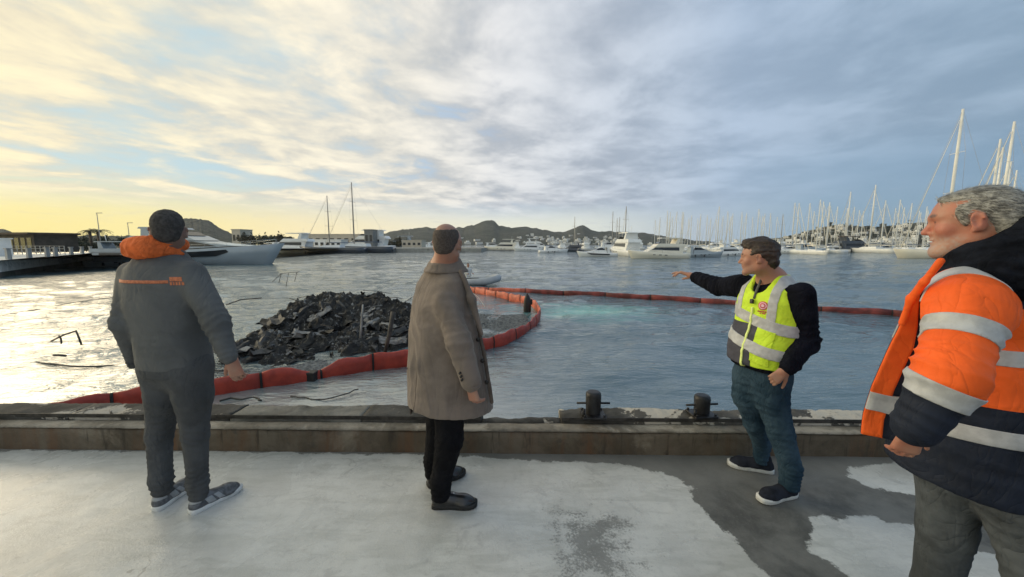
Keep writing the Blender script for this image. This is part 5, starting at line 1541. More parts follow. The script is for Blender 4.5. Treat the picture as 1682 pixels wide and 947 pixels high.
def motor_yacht(name, p, yaw, L, label, group=None, mat=None, kind='fly', canvas=None, hullband=False, detail=True):
    mat = mat or M_GEL
    t = empty(name, p, yaw, label, 'boat', group)
    B = L * .29; fb = L * .085; rise = L * .055
    MB().loft(hull_rings(L, B, fb, rise, rk=.10 if kind == 'sport' else .07)).build('hull', mat, t)
    zd = fb + .02
    # rubbing strake and hull windows
    if hullband:
        m = MB()
        for sg in (-1, 1):
            rows = []
            for s in np.linspace(.22, .80, 12):
                b = B / 2 * max(.012, 1 - max(0, (s - .45) / .55) ** 2.3) + .09
                x = L * (s - .5) + L * .03 * s * s; zs = fb + rise * s * s
                lo = zs * (.50 if s < .7 else .50 + (s - .7) * 3)
                rows.append([(x, sg * b * .975, lo), (x, sg * b * 1.0, min(zs * .86, lo + zs * .34))])
            m.loft(rows, cap=False, closed=False)
        m.build('hull_window', M_GLASS, t)
    else:
        m = MB()
        for sg in (-1, 1):
            for s in (.45, .55, .65):
                b = B / 2 * max(.012, 1 - max(0, (s - .45) / .55) ** 2.3)
                m.box((L * (s - .5), sg * b * .965, (fb + rise * s * s) * .62), (L * .045, .10, L * .012))
        m.build('porthole', M_GLASS, t)['kind'] = 'stuff'
    w = B * .74
    if kind == 'fly':
        h1 = L * .115
        slab_xz([(-L * .36, zd), (L * .27, zd + rise * .5), (L * .12, zd + h1), (-L * .40, zd + h1)], w, w * .86, zd, zd + h1).build('cabin', mat, t)
        slab_xz([(-L * .30, zd + h1 * .42), (L * .185, zd + h1 * .55), (L * .125, zd + h1 * .90), (-L * .30, zd + h1 * .90)], w * .955, w * .895, zd + h1 * .42, zd + h1 * .9).build('window_band', M_GLASS, t)
        h2 = h1 + L * .055
        slab_xz([(-L * .43, zd + h1 + .01), (L * .13, zd + h1 + .01), (L * .06, zd + h2), (-L * .40, zd + h2 * .97)], w * .95, w * .86, zd + h1, zd + h2).build('flybridge', mat, t)
        slab_xz([(L * .04, zd + h2), (L * .075, zd + h2), (L * .02, zd + h2 + L * .03), (L * .01, zd + h2 + L * .03)], w * .7, w * .6, zd + h2, zd + h2 + L * .03).build('windscreen', M_GLASS, t)
        a = slab_xz([(-L * .30, zd + h2 * .97), (-L * .23, zd + h2 * .97), (-L * .27, zd + h2 + L * .085), (-L * .31, zd + h2 + L * .085)], w * .9, w * .82, zd + h2, zd + h2 + L * .085); a.build('radar_arch', mat, t)
        top = M_CANV if canvas == 'brown' else mat
        slab_xz([(-L * .36, zd + h2 + L * .087), (L * .02, zd + h2 + L * .087), (L * .0, zd + h2 + L * .10), (-L * .35, zd + h2 + L * .10)], w * .86, w * .8, zd + h2, zd + h2 + L * .1).build('hardtop', top, t)
        MB().tube([(-L * .27, 0, zd + h2 + L * .1), (-L * .28, 0, zd + h2 + L * .19)], .04, 6).build('aerial', M_ALU, t)
    elif kind == 'sport':
        h1 = L * .074
        slab_xz([(-L * .40, zd), (L * .34, zd + rise * .7), (L * .16, zd + h1 * .75), (L * .04, zd + h1), (-L * .42, zd + h1)], w, w * .84, zd, zd + h1).build('cabin', mat, t)
        slab_xz([(-L * .36, zd + h1 * .40), (L * .20, zd + h1 * .50), (L * .13, zd + h1 * .70), (L * .03, zd + h1 * .90), (-L * .36, zd + h1 * .90)], w * .965, w * .87, zd + h1 * .4, zd + h1 * .9).build('window_band', M_GLASS, t)
        slab_xz([(-L * .44, zd + h1 + .01), (L * .06, zd + h1 + .01), (-L * .02, zd + h1 + L * .034), (-L * .40, zd + h1 + L * .031)], w * .92, w * .84, zd + h1, zd + h1 + L * .034).build('flybridge', mat, t)
        slab_xz([(-L * .05, zd + h1 + L * .034), (-L * .01, zd + h1 + L * .034), (-L * .06, zd + h1 + L * .060), (-L * .07, zd + h1 + L * .060)], w * .7, w * .6, zd + h1, zd + h1 + L * .05).build('windscreen', M_GLASS, t)
        slab_xz([(-L * .33, zd + h1 + L * .03), (-L * .26, zd + h1 + L * .03), (-L * .29, zd + h1 + L * .078), (-L * .33, zd + h1 + L * .078)], w * .86, w * .8, zd + h1, zd + h1 + L * .06).build('radar_arch', mat, t)
        slab_xz([(-L * .36, zd + h1 + L * .079), (-L * .10, zd + h1 + L * .076), (-L * .12, zd + h1 + L * .088), (-L * .35, zd + h1 + L * .091)], w * .8, w * .74, zd + h1, zd + h1 + L * .07).build('hardtop', mat, t)
        MB().tube([(-L * .28, 0, zd + h1 + L * .091), (-L * .28, 0, zd + h1 + L * .13)], .05, 6).build('aerial', M_ALU, t)
        MB().box((L * .505, 0, fb * 1.05), (.35, .5, .5), Matrix.Rotation(.5, 3, 'Y'), .6, .05).build('anchor', M_STAINL, t)
    else:
        h1 = L * .085
        slab_xz([(-L * .22, zd), (L * .30, zd + rise * .6), (L * .08, zd + h1), (-L * .20, zd + h1)], w, w * .8, zd, zd + h1).build('cabin', mat, t)
        slab_xz([(-L * .19, zd + h1 * .98), (L * .115, zd + h1 * .86), (-L * .02, zd + h1 + L * .055), (-L * .10, zd + h1 + L * .06)], w * .82, w * .66, zd + h1 * .8, zd + h1 + L * .06).build('windscreen', M_GLASS, t)
        slab_xz([(-L * .30, zd), (-L * .23, zd), (-L * .22, zd + h1 + L * .075), (-L * .28, zd + h1 + L * .075)], w * 1.0, w * .8, zd, zd + h1 + L * .075).build('radar_arch', mat, t)
        slab_xz([(-L * .33, zd + h1 + L * .077), (-L * .02, zd + h1 + L * .065), (-L * .04, zd + h1 + L * .08), (-L * .32, zd + h1 + L * .09)], w * .82, w * .74, zd + h1, zd + h1 + L * .1).build('hardtop', M_BLUEC if canvas == 'blue' else (M_CANV if canvas else mat), t)
    if detail:
        m = MB(); r_ = []
        for s in np.linspace(.5, .99, 9):
            b = B / 2 * max(.012, 1 - max(0, (s - .45) / .55) ** 2.3) * .93
            r_.append((L * (s - .5) + L * .055 * s * s, b, fb + rise * s * s + .6))
        for sg in (-1, 1):
            pr = [(x, y * sg, z) for x, y, z in r_]; m.tube(pr, .022, 5)
            for q in pr[::2]: m.tube([q, (q[0], q[1], q[2] - .6)], .016, 4)
        m.build('bow_rail', M_STAINL, t)
        for s in (.3, .52):
            MB().tube([(L * (s - .5), -B * .5 - .1, fb * .75), (L * (s - .5), -B * .5 - .12, fb * .2)], [.11, .12], 7).build('fender', M_FEND, t)
    return t

MASTS = 0
def sail_boat(px, py, Y, H, label, group, mat=None, hullmat=None, L=None, yaw=None, cover=True, lean=0.0):
    """px, py: masthead as seen; Y its distance"""
    q = at_y(px, py, Y); L = L or H * .72
    yaw = rnd.choice((R(80), R(95), R(-85), R(-100))) + rnd.uniform(-.12, .12) if yaw is None else yaw
    t = empty('sailing_boat', (q.x, q.y, WATER_Z), yaw, label, 'sailing boat', group)
    B = L * .29; fb = L * .085
    MB().loft(hull_rings(L, B, fb, L * .02, 10, .1, .4)).build('hull', hullmat or M_GEL, t)
    slab_xz([(-L * .15, fb), (L * .22, fb + .1), (L * .12, fb + L * .038), (-L * .14, fb + L * .045)], B * .6, B * .5, fb, fb + L * .045).build('cabin', M_GEL, t)
    h = q.z - WATER_Z; x = L * .06
    rr = max(.11, h * .0095)
    MB().tube([(x, 0, fb), (x, 0, fb + (h - fb) * .6), (x, 0, h)], [rr, rr, rr * .75], 7).build('mast', mat or M_ALU, t)
    for k in (.42, .70):
        z = fb + (h - fb) * k; w = B * .36 * (1.25 - k * .6); MB().box((x - .05, 0, z), (.10, w * 2, .06)).build('spreader', mat or M_ALU, t)
    MB().tube([(x - .1, 0, fb + 1.5), (-L * .34, 0, fb + 1.45)], [.13, .10], 6).build('boom', M_BLUEC if cover and rnd.random() < .6 else M_CREAM, t)
    m = MB(); rg = max(.012, h * .0009)
    for a in ((L * .5, 0, fb + .3), (-L * .49, 0, fb)):
        m.tube([(x, 0, h), a], rg, 4, False)
    for sg in (-1, 1): m.tube([(x, 0, h * .97), (x - .05, sg * B * .36 * .83, fb + (h - fb) * .70), (x - .2, sg * B * .46, fb)], rg, 4, False)
    m.build('rigging', M_RIG, t)
    MB().tube([(L * .48, 0, fb + .5), (x + .3, 0, h * .93)], [.075, .05], 5).build('furled_sail', M_CREAM, t)
    return t

def wl(px, py): return on_z(px, py, WATER_Z)
# row of motor yachts on the far pontoon (waterline points as seen)
YAW_E = R(0)
row = [  # px centre, waterline py, px width, yaw, type, mat, canvas, label
    (826, 411.5, 52, R(180), 'fly', M_CREAM, None, 'small cream flybridge yacht at the end of the far pontoon, beyond the coat'),
    (868, 412, 44, R(184), 'fly', M_GEL, None, 'white flybridge yacht just along from the cream yacht at the pontoon end'),
    (908, 415, 46, R(10), 'open', M_GEL, 'blue', 'small white open motorboat in front of the white houses'),
    (938, 413, 40, R(176), 'fly', M_DARKH, None, 'dark hulled motor yacht between the white open motorboat and striped cruiser'),
    (982, 421, 60, R(182), 'open', M_GEL, None, 'low white sport cruiser with a long dark window stripe along its hull'),
    (1024, 419, 42, R(95), 'fly', M_GEL, None, 'white yacht seen from its stern beside the low striped cruiser'),
    (1083, 424, 92, R(184), 'fly', M_CREAM, None, 'large cream motor yacht nearest on the pontoon, tall flybridge amidships'),
    (1150, 422, 66, R(2), 'open', M_GREYB, None, 'grey white motor yacht lying bow out beside the large cream yacht'),
    (1200, 420, 56, R(8), 'fly', M_GEL, None, 'white yacht with black windows just behind the pointing man'),
    (1292, 416, 46, R(178), 'open', M_GEL, None, 'white motorboat emerging beyond the pointing man\'s dark hair'),
    (1326, 415.5, 58, R(4), 'open', M_GREYB, None, 'pale blue grey motorboat with a white top in the masts\' shadow'),
    (1362, 414, 40, R(176), 'fly', M_GEL, None, 'white motor yacht beside the brown roofed yacht'),
    (1404, 414, 72, R(2), 'fly', M_DARKH, 'brown', 'big dark hulled yacht with cream cabin and brown canvas roof'),
    (1450, 414, 44, R(180), 'open', M_GEL, None, 'low white motorboat between the brown roofed yacht and cream sailing yacht'),
]
for px, py, w, yw, kd, mt, cv, lb in row:
    p = wl(px, py); L = w / F_PX * p.y * 1.02
    if abs(math.sin(yw)) > .8: L *= 2.4
    motor_yacht('motor_yacht', p, yw, L, lb, 'motor yachts along the far pontoon', mt, kd, cv, hullband=(px in (982, 1404)))
# a second rank a little behind fills the pontoon
lb2 = ['white motor yacht in the rear rank, {} behind the front row of yachts']
for k, px in enumerate((812, 848, 884, 922, 960, 1002, 1046, 1122, 1172, 1222, 1272, 1310, 1344, 1382, 1426)):
    p = wl(px, 409.2 + rnd.uniform(-.5, .5)); L = rnd.uniform(12, 15)
    motor_yacht('motor_yacht', p, rnd.choice((R(0), R(180), R(90))) + rnd.uniform(-.1, .1), L, f'white motor yacht in the rear rank, {ordinal(k + 1)} along from the pontoon end', 'motor yachts in the rear rank', rnd.choice((M_GEL, M_GEL, M_CREAM)), rnd.choice(('fly', 'fly', 'open')), None, detail=False)

heads = [(944, 356), (1007, 346.7), (1013, 358), (1018, 356), (1030, 338), (1076, 360), (1085, 356), (1096.5, 346), (1101.5, 348), (1106.5, 355), (1113.6, 346.7), (1120.6, 348), (1124, 347.5), (1131, 357), (1138, 353), (1145, 358), (1152, 351), (1161, 353), (1169, 357), (1176, 360), (1184, 338), (1189, 354), (1194.7, 346.7), (1199.7, 355), (1206, 350), (1218, 348), (1228, 349), (1236, 356), (1245, 343), (1251, 354), (1258, 350), (1265, 350), (1275, 356), (1285, 351.6),
         (1303, 333), (1310, 333.6), (1328.6, 333.6), (1336, 346.6), (1345.7, 328), (1350, 331), (1361, 338), (1366.5, 331.6), (1378.5, 338.6), (1389.5, 341.6), (1398, 338.6), (1401, 314), (1406.5, 339), (1409, 345), (1422, 346), (1433.5, 311.6), (1444, 302.5), (1451, 329), (1458, 335), (1468, 341.6), (1475, 328), (1480.6, 345), (1489, 340), (1501, 333), (1508, 346), (1515.5, 348), (1519.7, 339), (1527, 345)]
for k, (px, py) in enumerate(heads):
    H = rnd.uniform(14, 17) if py > 325 else rnd.uniform(20, 23)
    d = at_y(px, py, 1.0); Y = (H + WATER_Z - CAM_H) / (d.z - CAM_H) if d.z > CAM_H else 200
    Y = min(max(Y, 95), 260)
    sail_boat(px, py, Y, H, f'sailing boat with bare pale mast, {ordinal(k + 1)} mast along from the twin-peaked hill' if px != 1285 else 'sailing boat with the one brownish mast in the marina', 'sailing boats with bare masts in the marina', M_ALUD if px == 1285 or px < 1060 else M_ALU)
# the tall masts near the man in the parka
sail_boat(1593, 178, 72, 24, 'big cream hulled sailing yacht whose very tall mast rises above the grey haired head', 'tall masted yachts by the parka man', M_ALU, M_CREAM, 17, R(170), True)
for k, (px, py, Y) in enumerate(((1653.5, 226, 80), (1657, 240, 86), (1677, 197, 78), (1670, 263, 90), (1680, 278, 84))):
    sail_boat(px, py, Y, 20, f'tall masted sailing yacht behind the grey head, {ordinal(k + 1)} after the cream hulled yacht', 'tall masted yachts by the parka man', M_ALU, None, 14, R(100))

# boats along the western quay
motor_yacht('motor_yacht', wl(332, 433), R(-3), 20, 'long silver grey motor yacht with dark glass band behind the grey jacketed man', None, M_GREYB, 'sport', None, True)
motor_yacht('motor_yacht', wl(213, 437), R(4), 8.6, 'older cream cabin boat with a grey hull beside the pier', None, M_GREYB, 'fly')
motor_yacht('motor_yacht', wl(478, 415), R(170), 17, 'white flybridge yacht just past the bow of the long grey yacht', 'yachts along the far quay', M_GEL, 'fly')
motor_yacht('motor_yacht', wl(600, 411), R(176), 24, 'large white yacht beneath the taller of the two lone masts', 'yachts along the far quay', M_GEL, 'fly')
motor_yacht('motor_yacht', wl(655, 410), R(182), 18, 'pale blue grey yacht beside the large white yacht on the far quay', 'yachts along the far quay', M_GREYB, 'fly')
motor_yacht('motor_yacht', wl(694, 408.6), R(180), 14, 'small white yacht at the end of the far quay beside the balding man', 'yachts along the far quay', M_GEL, 'open')
motor_yacht('motor_yacht', wl(440, 412.5), R(172), 13, 'small white yacht half hidden by the bow of the long grey yacht', 'yachts along the far quay', M_GEL, 'open')
sail_boat(543, 321, 112, 16, 'dark hulled sloop with the shorter of the two lone masts', None, M_ALUD, M_DARKH, 19, R(176), True)
sail_boat(584, 299, 118, 21, 'dark hulled sailing yacht with the taller of the two lone masts', None, M_ALUD, M_DARKH, 22, R(178), True)

# ---- western pier with its small buildings
M_PIER = stone_mat('pier concrete', (.30, .29, .26), (.42, .41, .37), (.22, .21, .19), (.5, .6), .1, .6)
pr = [on_z(-700, 470, WATER_Z), on_z(0, 456, WATER_Z), on_z(70, 444, WATER_Z), on_z(135, 434.5, WATER_Z), on_z(165, 428, WATER_Z)]
M_PIERL = stone_mat('pale pier edge', (.66, .64, .59), (.74, .72, .67), (.52, .50, .46), (.5, .6), .05, .6)
M_PIERD = stone_mat('wet pier wall', (.05, .048, .042), (.10, .095, .085), (.04, .045, .035), (.5, .6), .1, .6)
def pier():
    m = MB()
    topf = [Vector((p.x, p.y, .30)) for p in pr]; bot = [Vector((p.x, p.y, -2.2)) for p in pr]
    back = [Vector((p.x - 10, p.y + 90, .30)) for p in pr]
    n = len(pr)
    v = bot + [p - Vector((0, 0, .95)) for p in topf] + [p + Vector((0, -.12, -.95)) for p in topf] + [p + Vector((0, -.12, 0)) for p in topf] + back
    f = []
    for r_ in range(4):
        for i in range(n - 1): f.append([r_ * n + i, r_ * n + i + 1, (r_ + 1) * n + i + 1, (r_ + 1) * n + i])
    m.add(v, f)
    me = m.mesh('pier'); me.materials.append(M_PIERL); me.materials.append(M_PIERD)
    for p in me.polygons: p.material_index = 1 if p.center.z < -.70 else 0
    tag(put('pier', me), kind='structure')
pier()
far = MB(); far.box((-70, 142, -.9), (120, 40, 2.2)); tag(far.build('far_quay', M_PIER), kind='structure')
pont = MB(); pont.box((80, 150, WATER_Z + .2), (180, 3, .5)); tag(pont.build('pontoon', M_PIER), kind='structure')
def pier_pt(px, Y): q = at_y(px, 420, Y); return Vector((q.x, q.y, .30))
# white kiosk
k = empty('kiosk', pier_pt(-2, 42), R(-20), 'small white framed kiosk on the pier at the edge of the view', 'kiosk')
MB().box((0, 0, 1.3), (2.4, 2.2, 2.6)).build('wall', M_WH, k); MB().box((0, 0, 2.68), (2.8, 2.6, .16)).build('roof', M_WH, k)
for x in (-.7, 0, .7): MB().box((x, -1.11, 1.4), (.5, .06, 1.7)).build('window', M_DARKWIN, k)
k.scale = (.7, .7, .72)
# low dark building with awning
b = empty('low_building', pier_pt(60, 62), R(-14), 'long low dark restaurant building with a brown roof behind the pier', 'building')
MB().box((0, 0, 1.4), (11, 5, 2.8)).build('wall', pbr('dark timber wall', (.075, .06, .045), .8, .2, .8, .1, 4), b)
MB().box((0, -.3, 2.95), (12, 6, .3)).build('roof', pbr('brown roof', (.10, .065, .045), .8, .2, .8, .1, 4), b)
for i in range(7): MB().box((-4.6 + i * 1.5, -2.52, 1.4), (1.0, .06, 1.8)).build('window', M_DARKWIN, b)
# white posts with their low fence
M_POST = pbr('white painted post', (.40, .39, .36), .7, .05, 2, .1, 10)
for i, (px, Y) in enumerate(((14, 33), (48, 36), (78, 39), (92, 41), (118, 47), (136, 52), (150, 57))):
    t = empty('pier_post', pier_pt(px, Y), R(-10), f'short white post along the pier edge, {ordinal(i + 1)} beyond the kiosk', 'post', 'white posts on the pier')
    MB().box((0, 0, .45), (.28, .28, .9), None, .9).build('post', M_POST, t); MB().box((0, 0, .94), (.36, .36, .08)).build('cap', M_POST, t)
fn = empty('pier_fence', pier_pt(60, 48), R(-14), 'light metal fence in front of the low dark building', 'fence')
for i in range(13): MB().box((-5.4 + i * .9, 0, .55), (.06, .06, 1.1)).build('fence_post', M_POST, fn)
for z in (.4, .75, 1.08): MB().box((0, -.035, z), (10.9, .03, .04)).build('rail', M_POST, fn)
for i, (px, Y, s) in enumerate(((168, 64, 1.0), (216, 70, .8))):
    q = pier_pt(px, Y); pl_ = empty('lamp_post', q, 0, ('tall slim lamp post by the palms', 'slim lamp post beside the orange hood')[i], 'lamp post', 'lamp posts on the pier')
    MB().tube([(0, 0, 0), (0, 0, 6.5 * s)], [.08, .05], 7).build('pole', M_ALUD, pl_); MB().box((.4, 0, 6.5 * s), (1.0, .12, .10)).build('lamp_arm', M_ALUD, pl_)
# buildings on the far quay
def block(px0, px1, pyt, Y, d, mat, label, nwin, name='building', roof=None):
    a, b_ = at_y(px0, pyt, Y), at_y(px1, pyt, Y); w = b_.x - a.x; h = a.z
    t = empty(name, ((a.x + b_.x) / 2, Y + d / 2, 0), 0, label, 'building')
    MB().box((0, 0, h / 2), (w, d, h)).build('wall', mat, t); MB().box((0, 0, h + .15), (w + .4, d + .4, .3)).build('roof', roof or mat, t)
    for i in range(nwin):
        MB().box((-w / 2 + (i + .5) * w / nwin, -d / 2 - .03, h * .55), (w / nwin * .55, .1, h * .35)).build('window', M_DARKWIN, t)
block(492, 598, 385, 165, 10, M_CR, 'long low pale building on the far quay behind the lone masts', 9)
block(598, 612, 377.5, 150, 5, pbr('grey tower wall', (.22, .22, .21), .8, .1, .8, .1, 4), 'square grey tower above the large white yacht', 2, 'tower')
block(380, 394, 377, 168, 8, M_CR, 'square pale tower house at the foot of the castle hill', 2, 'tower_house')
block(660, 692, 395, 160, 8, M_CR, 'pale low house on the shore at the end of the quay', 4)
block(515, 560, 394, 140, 6, M_WH, 'low white building with dark windows behind the sloop', 5)

# ---- the burnt boat
M_CHAR = bpy.data.materials.new('charred wreck'); M_CHAR.use_nodes = True
def char_mat(m, ash=.5):
    nt = m.node_tree; b = nt.nodes['Principled BSDF']; co = nd(nt, 'ShaderNodeTexCoord').outputs['Object']
    n1 = noise(nt, co, 2.6, 7, .68, .8); n2 = noise(nt, co, 14, 5, .7, .5); n3 = noise(nt, co, 60, 3, .6)
    c = mixc(nt, sstep(nt, n1, .35, .65), (.010, .010, .010), (.045, .042, .038))
    c = mixc(nt, mth(nt, 'MULTIPLY', sstep(nt, mth(nt, 'ADD', mth(nt, 'MULTIPLY', n1, .55), mth(nt, 'MULTIPLY', n2, .45)), .545, .64), ash), c, (.58, .57, .54))
    c = mixc(nt, mth(nt, 'MULTIPLY', sstep(nt, n2, .62, .72), .4), c, (.12, .055, .025))
    nt.links.new(c, b.inputs['Base Color']); b.inputs['Roughness'].default_value = .75
    bn = nd(nt, 'ShaderNodeBump', {'Strength': .9, 'Distance': .05, 'Height': mth(nt, 'ADD', n2, mth(nt, 'MULTIPLY', n3, .4))}); nt.links.new(bn.outputs[0], b.inputs['Normal'])
char_mat(M_CHAR, .85)
M_SOOT = pbr('sooty plate', (.022, .022, .021), .7, .5, 3, .6, 30, col2=(.085, .08, .075))
M_ASH = pbr('ash grey shred', (.34, .33, .31), .9, .3, 6, .5, 30, col2=(.14, .135, .13))
M_BURN = pbr('scorched bar', (.06, .05, .042), .7, .4, 4, .3, 30)
def wreck():
    c = on_z(520, 572, WATER_Z)
    t = empty('burnt_boat', c, 0, 'charred half sunken remains of a burnt boat inside the orange boom', 'wreck')
    nx, ny = 250, 210
    foot = [on_z(*p, WATER_Z) - c for p in ((352, 600), (400, 622), (480, 616), (560, 612), (640, 596), (668, 582))]
    x0, x1 = on_z(330, 590, WATER_Z).x - c.x, on_z(668, 576, WATER_Z).x - c.x
    U, V_ = np.meshgrid(np.linspace(0, 1, nx), np.linspace(0, 1, ny), indexing='ij')
    X = x0 + (x1 - x0) * U; 
    yf = np.interp(U[:, 0], [0, .15, .45, .7, 1], [-.35, -1.45, -1.62, -1.45, -.25])[:, None]
    yb = np.interp(U[:, 0], [0, .2, .6, .85, 1], [2.2, 3.6, 3.9, 2.9, 1.2])[:, None]
    Y = yf + (yb - yf) * V_
    X = X * (1 + .18 * V_) - .25 * V_
    side = np.clip(np.minimum(U, 1 - U) / .10, 0, 1) ** .6
    back = np.interp(U[:, 0], [0, .08, .2, .3, .5, .62, .75, .88, 1], [.2, .62, .98, 1.0, .95, 1.02, .86, .62, .2])[:, None]
    base = (.06 + .34 * V_ + (back - .4) * np.clip((V_ - .50) / .34, 0, 1) ** 1.3) * side * np.clip(V_ / .10, .1, 1)
    base *= np.clip((1 - V_) / .05, 0, 1) ** .5
    P = np.stack([X, Y, base], -1)
    q = P * np.array((1, 1, .5))
    n = .13 * fbm(q, 1.7, 5, 3, .6) + .11 * (.6 - np.abs(fbm(q, 2.4, 4, 9, .6))) * 1.2 + .055 * (1 - 2 * np.abs(vnoise(q, 9, 5))) + .016 * (1 - 2 * np.abs(vnoise(q, 19, 6))) 
    P[..., 2] += n * side * np.clip(V_ / .1, .25, 1)
    P[..., 1] += .10 * fbm(q, 3, 3, 15); P[..., 0] += .10 * fbm(q, 3, 3, 25)
    P[..., 2] -= .05
    idx = np.arange(nx * ny).reshape(nx, ny)
    f = np.stack([idx[:-1, :-1], idx[1:, :-1], idx[1:, 1:], idx[:-1, 1:]], -1).reshape(-1, 4)
    put('charred_hull', mesh_np('charred_hull', P.reshape(-1, 3), f, False), M_CHAR, t)
    hz = lambda u, v: Vector(P[int(np.clip(u, 0, .999) * nx), int(np.clip(v, 0, .999) * ny)])
    rw = random.Random(5)
    # buckled plates and shreds lying on it, each a piece of its own
    shapes = []
    for k in range(10):
        g = np.random.default_rng(k); m = MB(); nn = 7; mm = 5; rows = []
        cur = g.uniform(-.5, .5); L = 1.0; W_ = g.uniform(.35, .8)
        top = [[(-.5 + i / (nn - 1) + g.uniform(-.05, .05), (-.5 + j / (mm - 1)) * W_ * (1 + .4 * g.uniform(-1, 1) * (j in (0, mm - 1))), cur * ((i / (nn - 1) - .5) ** 2) * 1.4 + g.uniform(-.06, .06) + .12 * math.sin(j * 2 + k)) for j in range(mm)] for i in range(nn)]
        v = [p for r_ in top for p in r_]; v2 = [(p[0], p[1], p[2] - .02) for p in v]
        f = []
        for i in range(nn - 1):
            for j in range(mm - 1):
                a, b_, c_, d_ = i * mm + j, (i + 1) * mm + j, (i + 1) * mm + j + 1, i * mm + j + 1
                f += [[a, b_, c_, d_], [d_ + nn * mm, c_ + nn * mm, b_ + nn * mm, a + nn * mm]]
        rim = [(i, 0) for i in range(nn)] + [(nn - 1, j) for j in range(1, mm)] + [(i, mm - 1) for i in range(nn - 2, -1, -1)] + [(0, j) for j in range(mm - 2, 0, -1)]
        for (a, b_), (c_, d_) in zip(rim, rim[1:] + rim[:1]):
            f.append([a * mm + b_, c_ * mm + d_, c_ * mm + d_ + nn * mm, a * mm + b_ + nn * mm])
        m.add(v + v2, f); shapes.append(m.mesh('plate'))
    mats = (M_SOOT, M_SOOT, M_CHAR, M_CHAR, M_ASH, M_BURN)
    for k in range(140):
        big = k < 70
        u, v = (rw.uniform(.10, .92), rw.uniform(.05, .76)) if big else (rw.uniform(.05, .96), rw.uniform(.05, .95))
        o = bpy.data.objects.new('plate', rw.choice(shapes)); COL.objects.link(o); o.parent = t
        s = rw.uniform(.35, .80) if big else rw.uniform(.09, .26); o.scale = (s * rw.uniform(.8, 1.5), s * rw.uniform(.6, 1), s * (.8 if big else 1))
        o.location = hz(u, v) + Vector((0, 0, (.05 if big else .03) + rw.uniform(0, .04)))
        sl_x = (hz(min(u + .05, 1), v) - hz(max(u - .05, 0), v)); sl_y = (hz(u, min(v + .06, 1)) - hz(u, max(v - .06, 0)))
        nn = sl_x.cross(sl_y).normalized(); o.rotation_mode = 'QUATERNION'
        o.rotation_quaternion = (nn + Vector((rw.gauss(0, .16), rw.gauss(0, .16), 0)) * (1 if big else 2.2)).to_track_quat('Z', 'Y') @ Matrix.Rotation(rw.uniform(0, 6.3), 3, 'Z').to_quaternion()
        if not o.data.materials: o.data.materials.append(M_SOOT)
        o.material_slots[0].link = 'OBJECT'; o.material_slots[0].material = M_ASH if (rw.random() < .30 and .1 < v < .8) else rw.choice(mats[:4])
    for k in range(34):
        u, v = rw.uniform(.08, .94), rw.uniform(.05, .95); p = hz(u, v); a = rw.uniform(-.5, .5) if rw.random() < .7 else rw.uniform(0, 3); L = rw.uniform(.25, 1.0)
        d = Vector((math.cos(a), math.sin(a), rw.gauss(.05, .22))) * L
        MB().tube([p - d / 2 + Vector((0, 0, .06)), p + Vector((0, 0, .07 + rw.uniform(0, .05))), p + d / 2 + Vector((0, 0, .06))], rw.uniform(.006, .014), 5).build('bar', rw.choice((M_BURN, M_SOOT, M_BURN, M_ASH)), t)
    W_ = lambda px, py, Y: at_y(px, py, Y) - c
    # leaning scorched post at the bow, jagged uprights on the back edge
    b0, b1 = W_(631, 584, 8.7), W_(646, 512, 8.9)
    MB().tube([b0, b0.lerp(b1, .5) + Vector((.02, 0, 0)), b1], [.045, .05, .06], 8).build('leaning_post', M_BURN, t)
    MB().tube([W_(596, 500, 9.4), W_(592, 555, 9.0)], [.02, .03], 6).build('bar', M_ASH, t)
    MB().tube([W_(372, 500, 10), W_(395, 492, 10.4), W_(430, 489, 10.6)], .015, 6).build('bar', M_BURN, t)
    MB().tube([W_(598, 489, 11.2), W_(622, 488, 11.2)], .012, 5).build('bar', M_BURN, t); MB().tube([W_(612, 488, 11.2), W_(613, 500, 11.2)], .012, 5).build('bar', M_BURN, t)
wreck()

# bent rails of the wreck standing out of the water, further off
def pipe(name, pts, r, mat, label, cat, group=None):
    P = [at_y(px, py, Y) for px, py, Y in pts]
    c = Vector((P[0].x, P[0].y, WATER_Z))
    m = MB().tube([p - c for p in P], r, 6); o = m.build(name, mat); o.location = c
    return tag(o, label, cat, group)
pipe('bent_rail', [(84, 560, 9.8), (104, 550, 9.8), (125, 543, 9.8), (129, 553, 9.75), (134, 566, 9.7)], .022, M_BURN, 'bent rusty rail poking out of the bright water', 'rail')
pipe('rail_stub', [(97, 551, 9.8), (100, 556, 9.75), (101, 564, 9.7)], .02, M_BURN, 'short upright stub under the bent rusty rail', 'rail')
pipe('floating_scrap', [(88, 583, 8.5), (97, 583, 8.5), (108, 584, 8.5)], .025, M_SOOT, 'small black scrap floating below the bent rail', 'scrap')
for i, pts in enumerate((((447, 463, 16), (462, 449, 16), (492, 446, 16)), ((462, 449, 16), (458, 464, 16)), ((488, 446, 16), (484, 462, 16)), ((474, 448, 16), (470, 470, 15.5)))):
    pipe('twisted_rail', pts, .011, M_BURN, ('longest twisted rusty rail rising from the water beyond the wreck', 'thin upright at the near end of the twisted rail', 'thin upright at the far end of the twisted rail', 'thin upright in the middle of the twisted rail')[i], 'rail', 'twisted rails beyond the wreck')
